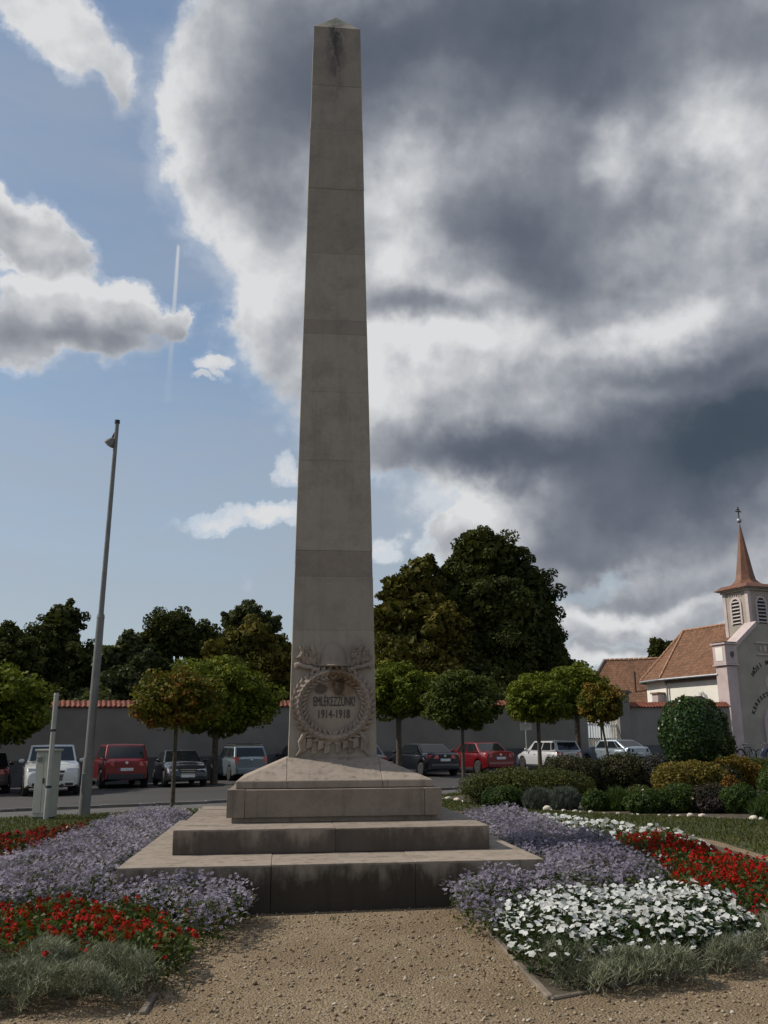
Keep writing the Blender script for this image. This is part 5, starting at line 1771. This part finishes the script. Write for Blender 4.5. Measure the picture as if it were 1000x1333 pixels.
big_tree('slender grey-green tree right behind the lamp post', -18.7, 66, 9.9, [(.2, 0, 8.7, 1.1, 1.2), (-1.2, 0, 7.6, 1.3, 1.3), (1.3, 0, 7.2, 1.4, 1.4), (0, 0, 5.8, 2.2, 1.8), (-1.5, -1, 4, 2.2, 1.8), (1.5, 0, 3.7, 2.2, 1.8)], L_GREYGR, 23, 8000, .22)
big_tree('dense dark round-topped tree between the lamp post and the obelisk', -15.6, 69, 11.8, [(-.3, 0, 9.7, 2.2, 2.1), (-1.9, 0, 8.6, 1.8, 1.9), (1.7, 0, 8.9, 1.9, 1.8), (2.4, -.5, 6.6, 1.9, 2), (-2.2, 0, 6.2, 1.9, 2.2), (0, -1, 5.5, 3, 2.8), (0, 0, 3.2, 3.2, 2.2)], L_DARK, 24, 11000)
big_tree('olive-tinged tree close to the left side of the obelisk', -9.8, 66, 10.6, [(.2, 0, 8.6, 2.0, 1.9), (-1.8, -.5, 7.4, 1.7, 1.9), (2.0, 0, 7.4, 2.0, 1.9), (0, -1, 5.6, 3.1, 2.6), (2.8, 0, 5.4, 2.0, 2.2), (-1.6, 0, 3.4, 2.4, 2.2), (1.8, 0, 3.2, 2.8, 2.2)], L_OLIVE, 25, 10000)
big_tree('pale thin-crowned tree rising behind the olive-tinged one', -10.9, 72, 12.7, [(0, 0, 11.6, 1.3, 1.1), (-1.2, 0, 11, 1.1, 1), (1.4, 0, 10.7, 1.5, 1.1), (0, 0, 9.4, 2.2, 1.6), (0, 0, 7, 2.4, 2.2)], L_GREYGR, 26, 4600, .2)
big_tree('olive-brown leaning part-bare tree right beside the obelisk', 2.0, 60, 13.8, [(.3, 0, 12.3, 1.3, 1.5), (-.8, 0, 11.2, 1.7, 1.5), (1.1, 0, 11.0, 1.6, 1.6), (-1.4, -.5, 9.2, 2.1, 1.9), (1.5, -1, 8.6, 2.2, 2.1), (-.8, -1.5, 6.4, 2.7, 2.3), (2, -1.5, 5.6, 2.3, 2.3), (0, -1.5, 3.6, 3.2, 2.4)], L_OLIVE, 27, 13000)
big_tree('tallest tree, a broad dark chestnut behind the wall right of the obelisk', 6.9, 62, 16.4, [(-.4, 0, 14.3, 2.0, 1.9), (.6, 0, 13.6, 2.3, 2.1), (-1.5, -.5, 12.2, 2.1, 2.1), (2.4, 0, 12.0, 2.1, 2), (3.3, 0, 10.3, 2.0, 2.2), (-.5, -1.5, 10.2, 3.0, 2.6), (1.8, -1.5, 8.2, 3.2, 3), (-2.0, -1.5, 7.4, 2.8, 3), (3.6, 0, 7.4, 2.3, 2.8), (0, -2, 4.6, 3.8, 3), (3.4, 0, 4.2, 2.9, 2.6)], L_DARK, 28, 20000, trunk_r=.5)
big_tree('dark tree stepping down to the right of the tallest tree', 10.6, 64, 10.6, [(-.4, 0, 9.0, 1.6, 1.6), (.6, 0, 7.4, 1.6, 1.7), (1.4, 0, 5.8, 1.5, 1.9), (-1, -1, 6.2, 2.3, 2.4), (.5, 0, 3.4, 2.5, 2.2)], L_DARK, 29, 8000)
big_tree('tip of a distant tree showing above the chapel roof', 27.6, 92, 11.2, [(0, 0, 9.9, 1.2, 1.1), (1.1, 0, 10.1, .8, .8), (.3, 0, 8.2, 2, 1.6), (0, 0, 5.5, 2.4, 2)], L_DARK, 30, 3000, .3)
for k, (x, y, w, h) in enumerate(((-30, 58, 4.0, 4.6), (-24.5, 57, 3.6, 5.2), (-19, 57, 3.4, 4.8), (-13.5, 57.5, 3.3, 5.0), (-8.5, 58, 3.2, 4.9), (-3.4, 59, 3.0, 5.0), (4.6, 55, 3.2, 5.4), (9.2, 58, 3.0, 5.2))):
    big_tree(('dark leafy undergrowth tree filling the gap behind the wall at the left edge', 'dark low tree behind the wall left of the lamp post', 'dark low tree behind the wall just right of the lamp post', 'dark low tree behind the wall above the dark grey saloon',
              'dark low tree behind the wall above the blue-grey hatchback', 'dark low tree hidden behind the foot of the obelisk', 'dark low tree under the tallest tree', 'dark low tree right of the trunk of the tallest tree')[k],
             x, y, h, [(-w * .5, 0, h * .55, w * .55, h * .38), (w * .5, 0, h * .55, w * .55, h * .40), (0, -.6, h * .6, w * .6, h * .4), (0, .5, h * .35, w * .8, h * .35)], L_DARK, 40 + k, 3600, .27, 'undergrowth_tree', .12)


# ------------------------------------------------------------------ shrubs by the road
def shrub(name, label, x, y, lumps, mat, seed, per=2600, leaf=.06, kind='leaf', group=None, extra=None, cat='shrub'):
    """lumps: (dx, dy, z, rx, ry, rz)"""
    r = np.random.default_rng(seed)
    t = thing(name, label, cat, (x, y, gz(x)), 0, group)
    b = MB()
    for k in range(5):
        a = k * 1.3 + seed
        dx, dy, z, rx, ry, rz = lumps[k % len(lumps)]
        b.tube([(dx * .3, dy * .3, -.02), (dx * .7 + rx * .3 * math.cos(a), dy * .7 + ry * .3 * math.sin(a), z * .6), (dx + rx * .6 * math.cos(a), dy + ry * .6 * math.sin(a), z + rz * .3)], [.025, .016, .006], 5)
    build('stem', b, M_BARK, t)
    per = int(per * 2.2)
    P, Nn, HP = [], [], []
    tot = sum(l[3] * l[4] for l in lumps)
    mx = max(1e-3, tot)
    for dx, dy, z, rx, ry, rz in lumps:
        m = int(per * rx * ry / mx)
        d = unit(r.normal(size=(m, 3)))
        bump = 1 + .10 * np.sin(d[:, 0] * 9 + seed) * np.sin(d[:, 1] * 8 + d[:, 2] * 7)
        q = (r.random(m) ** .22) * bump
        p = d * q[:, None] * np.array([rx, ry, rz]) + np.array([dx, dy, z])
        k = p[:, 2] > .01
        # a dense heart that lets no light through
        mi = m // 3
        di = unit(r.normal(size=(mi, 3))) * (r.random(mi) ** .5 * .72)[:, None] * np.array([rx, ry, rz]) + np.array([dx, dy, z])
        di = di[di[:, 2] > .03]
        HP.append(di)
        P.append(p[k])
        Nn.append(unit(d[k] * .6 + r.normal(size=(k.sum(), 3)) * .6 + np.array([0, 0, .25])))
    p, nr = np.concatenate(P), np.concatenate(Nn)
    if kind == 'leaf':
        hp = np.concatenate(HP)
        outer = len(p)
        p, nr = np.concatenate([p, hp]), np.concatenate([nr, unit(r.normal(size=hp.shape))])
        v, f = cards(r, p, nr, np.where(np.arange(len(p)) < outer, 1.0, 2.6) * leaf * .85 * r.uniform(.65, 1.35, len(p)), .62, .15)
        np_object('foliage', v, f, [mat], tint=r.random(len(p)), parent=t)
    else:
        v, f = blades(r, p - np.array([0, 0, leaf * .3]), leaf * r.uniform(.7, 1.4, len(p)), np.full(len(p), leaf * .16), .45)
        np_object('foliage', v, f, [mat], tint=r.random(len(p)), parent=t)
    if extra:
        em, cnt, sz = extra
        k = r.choice(len(p), cnt, replace=False)
        top = p[k] + np.array([0, 0, leaf * .5])
        top = top[p[k][:, 2] > np.median(p[:, 2])]
        v, f = petals(r, top, unit(r.normal(0, .35, (len(top), 3)) + np.array([-.1, -.3, 1])), np.full(len(top), sz), 5, .9)
        np_object('blossom', v, f, [em], tint=r.random(len(f)), parent=t)
    return t


L_BOX = leaf_mat('box_leaves', [(0.030, 0.040, 0.008), (0.050, 0.060, 0.012), (0.075, 0.080, 0.016), (0.10, 0.095, 0.02)], .15, patch=2)
L_BUSH = leaf_mat('green_bush_leaves', [(0.022, 0.045, 0.010), (0.038, 0.070, 0.014), (0.060, 0.095, 0.018)], .2, patch=2)
L_GREY = leaf_mat('grey_lavender_leaves', [(0.060, 0.075, 0.062), (0.095, 0.110, 0.092), (0.14, 0.15, 0.125)], .1, .7, patch=3)
L_BROWN = leaf_mat('dusky_shrub_leaves', [(0.014, 0.018, 0.008), (0.028, 0.030, 0.013), (0.045, 0.042, 0.018), (0.062, 0.05, 0.022)], .15, patch=2)
L_GOLD = leaf_mat('golden_privet_leaves', [(0.06, 0.055, 0.008), (0.12, 0.095, 0.014), (0.18, 0.13, 0.024), (0.27, 0.20, 0.06)], .25, patch=2.5)
L_ORANGE = leaf_mat('orange_leaves', [(0.08, 0.04, 0.008), (0.17, 0.075, 0.012), (0.25, 0.11, 0.02)], .25, patch=2.5)
L_PURP = leaf_mat('purple_shrub_leaves', [(0.022, 0.022, 0.014), (0.042, 0.030, 0.028), (0.075, 0.048, 0.052)], .15, patch=3)
F_YEL = leaf_mat('yellow_petals', [(0.55, 0.42, 0.03), (0.70, 0.58, 0.10)], .2)
F_ROSE = leaf_mat('faded_rose_petals', [(0.40, 0.20, 0.18), (0.5, 0.34, 0.28)], .2)

shrub('box_hedge', 'long low rounded box hedge at the road beside the thin-trunked tree', 3.6, 24.4, [(-1.05, -.4, .34, .75, .7, .46), (-.3, -.2, .42, .9, .8, .47), (.6, 0, .40, .9, .8, .46), (1.15, .1, .34, .7, .7, .42)], L_BOX, 51, 9000, .055, cat='hedge')
shrub('bush', 'small bright green bush in front of the box hedge', 2.85, 22.5, [(0, 0, .24, .40, .36, .28), (.25, .1, .2, .3, .3, .22)], L_BUSH, 52, 3000, .05)
shrub('bush', 'small bluish dark bush at the near corner of the box hedge', 2.62, 22.8, [(0, 0, .22, .34, .3, .25)], L_LAUREL, 53, 2200, .05)
shrub('lavender_cushion', 'grey-green lavender cushion, the nearer to the box hedge of the pair', 3.50, 21.9, [(0, 0, .18, .33, .32, .26)], L_GREY, 54, 4200, .10, 'blade', 'grey lavender cushions')
shrub('lavender_cushion', 'grey-green lavender cushion next to the yellow flowers', 4.05, 21.6, [(0, 0, .19, .34, .32, .27)], L_GREY, 55, 4200, .10, 'blade', 'grey lavender cushions')
shrub('shrub', 'dark brownish shrub behind the lavender cushions', 5.15, 25.6, [(-.2, 0, .55, .85, .8, .60), (.5, .2, .5, .7, .7, .5)], L_BROWN, 56, 7000, .07)
shrub('shrub', 'dark brownish shrub in front of the silver-blue hatchback', 6.55, 25.9, [(0, 0, .58, .85, .8, .58), (.6, .1, .4, .6, .6, .45)], L_BROWN, 57, 7000, .07)
shrub('evening_primrose', 'loose plant with small yellow flowers at the lawn edge', 4.62, 21.0, [(0, 0, .2, .30, .28, .27), (.2, .1, .16, .25, .25, .2)], L_BUSH, 58, 1500, .07, extra=(F_YEL, 34, .06), cat='flowering plant')
shrub('spiky_plant', 'spiky light green plant beside the yellow flowers', 5.12, 21.0, [(0, 0, .12, .36, .32, .2), (0, 0, .22, .2, .2, .22)], L_BUSH, 59, 2000, .16, 'blade', extra=(F_YEL, 6, .07), cat='plant')
shrub('bush', 'low dark green dome right of the spiky plant', 5.75, 21.5, [(0, 0, .24, .36, .34, .28)], L_BOX, 60, 2600, .05)
shrub('shrub', 'grey-purple faded shrub left of the golden hedge', 7.35, 25.5, [(0, 0, .55, .55, .5, .58), (.1, -.4, .3, .4, .4, .34)], leaf_mat('faded_leaves', [(.035, .036, .034), (.06, .058, .056), (.085, .078, .08)], .1), 61, 4500, .06)
shrub('golden_hedge', 'clipped golden privet hedge under the big ball-shaped evergreen', 7.35, 22.6, [(-.55, -.2, .55, .50, .5, .42), (0, 0, .58, .6, .55, .42), (.4, .1, .55, .5, .5, .4)], L_GOLD, 62, 6500, .065, cat='hedge')
shrub('golden_hedge', 'orange-yellow hedge top behind the ball-shaped evergreen', 9.15, 25.0, [(-.6, 0, .60, .55, .5, .42), (.1, 0, .62, .6, .5, .42), (.5, 0, .5, .4, .4, .4)], leaf_mat('amber_leaves', [(.085, .06, .008), (.16, .095, .012), (.25, .145, .025)], .25), 63, 5000, .075, cat='hedge')
shrub('shrub', 'dark shrub in the shade between the two golden hedges', 8.2, 23.2, [(0, 0, .42, .55, .5, .45)], L_BROWN, 64, 4000, .065)
shrub('shrub', 'rust-orange small shrub below the dark one', 7.95, 21.8, [(0, 0, .32, .27, .27, .34)], L_ORANGE, 65, 2200, .06)
shrub('shrub', 'low loose green shrub with a few pale roses at the lawn edge', 6.05, 20.2, [(-.5, 0, .22, .5, .4, .28), (.2, 0, .28, .5, .42, .32)], L_BUSH, 66, 4200, .06, extra=(F_ROSE, 14, .06))
shrub('shrub', 'dusky purple shrub beside the loose green one', 6.75, 20.0, [(-.1, 0, .26, .34, .34, .30), (.2, .1, .32, .3, .3, .3), (.05, -.1, .18, .4, .36, .2)], L_PURP, 67, 3400, .05)
shrub('bush', 'dark green bush right of the purple shrub', 7.22, 19.7, [(0, 0, .24, .34, .34, .30), (.25, .2, .3, .3, .3, .3)], L_BUSH, 68, 3000, .055)
shrub('spiky_plant', 'wide green grassy mound at the right end of the bed with two yellow flowers', 7.55, 18.4, [(0, 0, .12, .50, .45, .26), (.5, 0, .12, .4, .4, .24)], L_BUSH, 69, 5200, .13, 'blade', extra=(F_YEL, 7, .06), cat='plant')
shrub('bush', 'fresh green rounded bush cut by the right edge', 8.75, 20.8, [(0, 0, .48, .58, .5, .48), (.6, .1, .4, .5, .5, .4)], L_BUSH, 70, 5000, .06)
shrub('bush', 'low yellowish green edging bush far behind the golden hedge', 12.0, 32.5, [(-.9, 0, .4, 1.0, .8, .45), (.5, .2, .4, 1.0, .8, .42), (1.7, .4, .4, .9, .8, .4)], L_BOX, 71, 6000, .08, cat='hedge')

# the clipped ball
r_ = np.random.default_rng(81)
bt = thing('clipped_laurel', 'large dark glossy evergreen clipped to a ball above the golden hedge', 'topiary', (7.84, 24.0, gz(7.84)))
build('trunk', MB().tube([(0, 0, 0), (.03, 0, .6), (0, 0, 1.3)], [.07, .06, .05], 8), M_BARK, bt)
n_ = 7500
d_ = unit(r_.normal(size=(n_, 3)))
q_ = 1 - .28 * r_.random(n_) ** 1.6 + .05 * np.sin(d_[:, 0] * 7) * np.sin(d_[:, 2] * 9 + 1)
p_ = d_ * q_[:, None] * np.array([.81, .81, .92]) + np.array([0, 0, 1.65])
v_, f_ = cards(r_, p_, unit(d_ * .9 + r_.normal(size=(n_, 3)) * .45), .105 * r_.uniform(.7, 1.3, n_), .45, .12)
np_object('crown', v_, f_, [L_LAUREL], tint=r_.random(n_), parent=bt)
shrub('shrub', 'taller shrub with some reddish leaves behind the clipped ball', 9.2, 26.0, [(0, 0, 1.9, .36, .36, .42), (-.15, 0, 2.35, .22, .22, .2), (.1, 0, 1.3, .4, .4, .5), (0, 0, .6, .5, .5, .6)], leaf_mat('reddish_tips', [(.02, .04, .012), (.035, .058, .015), (.06, .08, .02), (.10, .05, .035)], .15), 82, 3800, .09)

# white stones along the lawn edge, each laid by hand
random.seed(9)
base_stone = None
segs = list(zip(STONES[:-2], STONES[1:-1]))
cnt = 0
for (xa, ya), (xb, yb) in segs:
    L = math.hypot(xb - xa, yb - ya)
    n_ = int(L / .26)
    for i in range(n_):
        if random.random() < .15:
            continue
        q = (i + random.uniform(.2, .8)) / n_
        x, y = xa + (xb - xa) * q + random.uniform(-.06, .06), ya + (yb - ya) * q + random.uniform(-.06, .06)
        if base_stone is None:
            b = MB().blob((0, 0, 0), (.5, .36, .28), random, 8, 5, .16)
            base_stone = build('edging_stone', b, M_WSTONE, smooth=60)
            o = base_stone
        else:
            o = base_stone.copy()
            COL.objects.link(o)
        s = .07 + .15 * random.random() ** 1.8
        o.location = (x, y, gz(x) + s * .2)
        o.scale = (s, s, s * random.uniform(.8, 1.2))
        o.rotation_euler = (random.uniform(-.2, .2), random.uniform(-.2, .2), random.uniform(0, 6))
        tag(o, 'whitish field stone laid along the edge between lawn and shrubs', 'stone', 'edging stones along the lawn')
        cnt += 1


# ------------------------------------------------------------------ flower beds
L_BED = leaf_mat('bedding_leaves', [(0.020, 0.038, 0.010), (0.038, 0.060, 0.014), (0.060, 0.082, 0.02), (0.085, 0.09, 0.03)], .22, patch=4)
L_BEDDARK = leaf_mat('dark_bedding_leaves', [(0.010, 0.024, 0.008), (0.020, 0.040, 0.012), (0.034, 0.056, 0.016)], .15, .4, patch=4)
L_SANT = leaf_mat('silver_santolina_leaves', [(0.095, 0.105, 0.065), (0.155, 0.165, 0.105), (0.21, 0.22, 0.145), (0.27, 0.275, 0.19)], .12, .75, patch=5)
F_PURP = leaf_mat('lilac_petals', [(0.13, 0.105, 0.16), (0.20, 0.168, 0.24), (0.28, 0.245, 0.32), (0.42, 0.385, 0.45)], .25, patch=1.5)
F_RED = leaf_mat('scarlet_petals', [(0.17, 0.003, 0.005), (0.30, 0.005, 0.007), (0.44, 0.012, 0.010)], .2, .8, patch=1.5, spec=.1)
F_CRIM = leaf_mat('crimson_petals', [(0.12, 0.003, 0.008), (0.19, 0.005, 0.012), (0.28, 0.01, 0.016)], .2, .8, patch=1.5, spec=.1)
F_WHITE = leaf_mat('white_petals', [(0.42, 0.41, 0.36), (0.60, 0.61, 0.58), (0.70, 0.71, 0.69), (0.76, 0.76, 0.74)], .25, patch=1.5)


def mound(poly, x, y, h, r, rim=.28, floor=.5):
    e = edge_dist(poly, x, y)
    s = np.clip(e / rim, 0, 1)
    s = np.sqrt(1 - (1 - s) ** 2)
    wob = .5 + .5 * np.sin(x * 5.1 + y * 2.3) * np.sin(y * 4.3 - x * 1.7)
    return h * (floor + (1 - floor) * s) * (.80 + .30 * wob)


def bed(name, label, poly, h, flower, leafm, seed, leaves, flowers, fsize, ftype, lsize=.05, rim=.28, gaps=.0, clear=None):
    r = np.random.default_rng(seed)
    V, F3, F4 = [], [], []
    x, y = scatter(r, poly, leaves)
    x, y = x + r.normal(0, .035, len(x)), y + r.normal(0, .035, len(x))
    z = mound(poly, x, y, h, r, rim) * (r.random(len(x)) ** .6)
    p = np.stack([x, y, SLOPE * x + z + .01], 1)
    v1, f1 = cards(r, p, unit(r.normal(0, .6, (len(x), 3)) + np.array([0, 0, .6])), lsize * r.uniform(.6, 1.4, len(x)), .5, .15)
    x, y = scatter(r, poly, flowers)
    if gaps:
        g = np.sin(x * 3.7 + 1.3 * np.sin(y * 2.9 + seed)) * np.sin(y * 3.1 + 1.7 * np.sin(x * 2.3)) + r.normal(0, .35, len(x))
        k = g > -1 + gaps
        x, y = x[k], y[k]
    x, y = x + r.normal(0, .05, len(x)), y + r.normal(0, .05, len(x))
    hh = mound(poly, x, y, h, r, rim)
    e = edge_dist(poly, x, y)
    z = hh * np.where(e < rim, r.uniform(.55, 1.08, len(x)), r.uniform(.78, 1.16, len(x)))
    c = np.stack([x, y, SLOPE * x + z + .02], 1)
    # flowers near a rim look outwards a little
    nr = unit(r.normal(0, .38, (len(x), 3)) + np.array([0, -.25, 1.0]))
    if ftype == 'single':
        v2, f2 = petals(r, c, nr, fsize * r.uniform(.75, 1.2, len(x)), 5, .95, .1)
    elif ftype == 'head':                                      # a ball of many small florets
        k = 7
        off = unit(r.normal(size=(len(x) * k, 3)) + np.array([0, 0, .35])) * (fsize * .36)
        cc = np.repeat(c, k, 0) + off
        v2, f2 = cards(r, cc, unit(off + r.normal(0, .006, off.shape)), fsize * .55 * r.uniform(.7, 1.3, len(cc)), .9, .1)
    else:                                                      # loose sprays of small stars
        k = 4
        off = r.normal(0, 1, (len(x) * k, 3)) * np.array([.035, .035, .03])
        cc = np.repeat(c, k, 0) + off
        v2, f2 = petals(r, cc, unit(np.repeat(nr, k, 0) + r.normal(0, .3, cc.shape)), fsize * r.uniform(.7, 1.25, len(cc)), 5, .55, .12)
    v = np.concatenate([v1, v2])
    f = np.concatenate([f1, f2 + len(v1)])
    mi = np.concatenate([np.zeros(len(f1), int), np.ones(len(f2), int)])
    o = np_object(name, v, f, [leafm, flower], mi, r.random(len(f)))
    return tag(o, label, 'flowers', kind='stuff')


def silver(name, label, poly, h, seed, per=9000, L=.045):
    """low feathery cushions that grow into one another"""
    r = np.random.default_rng(seed)
    xs, ys = zip(*poly)
    cx, cy = scatter(r, poly, 22)
    rad = r.uniform(.15, .27, len(cx))
    hh = h * r.uniform(.75, 1.15, len(cx))
    x, y = scatter(r, poly, per)
    x, y = x + r.normal(0, .04, len(x)), y + r.normal(0, .04, len(x))
    top = np.zeros(len(x))
    for a, b, q, k in zip(cx, cy, rad, hh):
        top = np.maximum(top, k * np.sqrt(np.clip(1 - ((x - a) ** 2 + (y - b) ** 2) / q ** 2, 0, 1)))
    keep = top > .02
    x, y, top = x[keep], y[keep], top[keep]
    z = top * (.35 + .65 * r.random(len(x)) ** .4)
    p = np.stack([x, y, SLOPE * x + z], 1)
    v1, f1 = blades(r, p, L * r.uniform(.6, 1.8, len(x)), np.full(len(x), .007), .75)
    v2, f2 = blades(r, p + r.normal(0, .012, p.shape), L * .6 * r.uniform(.5, 1.5, len(x)), np.full(len(x), .009), 1.3)
    v, f = np.concatenate([v1, v2]), np.concatenate([f1, f2 + len(v1)])
    o = np_object(name, v, f, [L_SANT], tint=r.random(len(f)))
    return tag(o, label, 'bedding plants', kind='stuff')


PL1 = [(-4.6, 9.4), (-4.7, 11.2), (-4.75, 13.2), (-5.2, 17.2), (-4.9, 18.8), (-4.0, 19.6), (-3.35, 15.9), (-2.98, 14.0), (-2.62, 9.6), (-2.45, 9.3), (-1.5, 9.42), (-1.32, 9.2), (-1.22, 8.6), (-1.32, 7.95), (-1.52, 7.7), (-1.9, 8.35), (-2.75, 8.9), (-3.5, 8.55), (-3.75, 8.2), (-4.4, 8.4)]
bed('lilac_flowers', 'pale lilac bedding flowers banked against the left corner of the steps', PL1, .34, F_PURP, L_BED, 101, 1600, 380, .042, 'spray', .043, gaps=.42)
bed('lilac_flowers', 'lilac flowers crowding up to the left end of the lowest step', [(-2.75, 9.08), (-1.55, 9.22), (-1.3, 9.2), (-1.3, 8.75), (-1.9, 8.6), (-2.7, 8.95)], .39, F_PURP, L_BED, 113, 1500, 380, .042, 'spray', .043, gaps=.25)
bed('red_flowers', 'bright red bedding flowers in front of the lilac ones on the left', [(-4.3, 8.3), (-3.75, 8.35), (-3.5, 8.6), (-2.78, 8.95), (-2.0, 8.5), (-1.6, 7.8), (-1.42, 7.1), (-1.5, 6.65), (-1.9, 6.65), (-2.7, 6.85), (-4.0, 6.9)], .27, F_RED, L_BED, 102, 1800, 95, .065, 'head', .058, gaps=.24)
silver('silver_foliage_plants', 'feathery silver-green edging plants at the lower left', [(-4.0, 6.95), (-2.88, 7.2), (-2.08, 7.1), (-1.62, 6.75), (-1.55, 6.4), (-1.72, 6.22), (-2.4, 6.02), (-4.0, 5.85)], .25, 103)
bed('crimson_flowers', 'crimson flowers at the outer edge of the left bed by the lawn', [(-8.5, 11.6), (-6.7, 13.6), (-6.1, 15.3), (-5.65, 17.6), (-5.3, 18.2), (-5.2, 16.6), (-4.75, 13.4), (-4.85, 12.0), (-5.0, 11.3), (-7.0, 10.8)], .25, F_CRIM, L_BEDDARK, 104, 700, 60, .095, 'head', .07)
bed('white_flowers', 'few white flowers between the crimson and the lilac ones', [(-5.2, 11.0), (-4.85, 11.9), (-4.72, 12.6), (-4.55, 12.0), (-4.5, 11.0), (-4.7, 10.2)], .26, F_WHITE, L_BED, 105, 700, 45, .075, 'single', .06)
bed('white_flowers', 'thin row of white flowers at the far end of the left bed', [(-5.2, 19.2), (-4.9, 20.2), (-3.9, 20.5), (-3.6, 19.4), (-3.9, 19.9), (-4.8, 19.7)], .30, F_WHITE, L_BED, 106, 500, 45, .10, 'single', .07)
PR1 = [(0.66, 9.52), (0.62, 8.7), (0.70, 7.95), (0.84, 7.75), (0.95, 8.42), (1.67, 8.88), (2.5, 9.05), (2.78, 9.6), (2.98, 10.6), (3.0, 12.4), (2.72, 14.3), (2.6, 17.4), (2.0, 18.2), (1.25, 17.3), (1.12, 15.0), (1.45, 11.0), (1.62, 9.72), (1.5, 9.62)]
bed('lilac_flowers', 'pale lilac bedding flowers banked against the right corner of the steps', PR1, .34, F_PURP, L_BED, 107, 1600, 390, .042, 'spray', .043, gaps=.38)
bed('white_flowers', 'dense white bedding flowers right of the gravel path', [(0.90, 8.3), (1.67, 8.88), (2.5, 9.05), (3.1, 8.5), (2.82, 7.55), (2.35, 6.95), (1.65, 6.72), (1.10, 6.5), (0.92, 6.9)], .29, F_WHITE, L_BEDDARK, 108, 2400, 400, .050, 'single', .05, rim=.24)
bed('red_flowers', 'deep red bedding flowers between the lilac bed and the right edge', [(2.98, 13.2), (3.7, 13.5), (4.05, 12.5), (4.05, 9.75), (3.95, 8.6), (3.2, 7.7), (3.05, 7.95), (3.12, 8.5), (2.55, 9.1), (2.85, 9.7), (3.02, 10.6)], .30, F_RED, L_BED, 109, 1300, 120, .062, 'head', .055)
bed('white_flowers', 'band of white flowers at the back of the right bed along the lawn', [(2.62, 17.6), (3.0, 17.6), (3.6, 16.0), (4.3, 14.6), (4.4, 12.9), (4.1, 12.5), (3.7, 13.5), (3.0, 13.2), (2.75, 14.6)], .25, F_WHITE, L_BED, 110, 700, 95, .085, 'single', .065)
silver('silver_foliage_plants', 'feathery silver-green edging plants in front of the white flowers', [(1.02, 6.9), (1.1, 6.45), (1.2, 6.18), (1.62, 6.38), (2.2, 6.5), (2.5, 6.75), (2.72, 7.3), (2.35, 7.05), (1.65, 6.85)], .20, 111)
silver('silver_foliage_plants', 'silver-green edging plants at the right end of the red flowers', [(3.05, 8.0), (3.2, 7.65), (3.95, 8.6), (4.6, 8.7), (4.0, 7.6), (3.2, 7.3), (2.85, 7.35), (2.85, 7.6)], .20, 112)
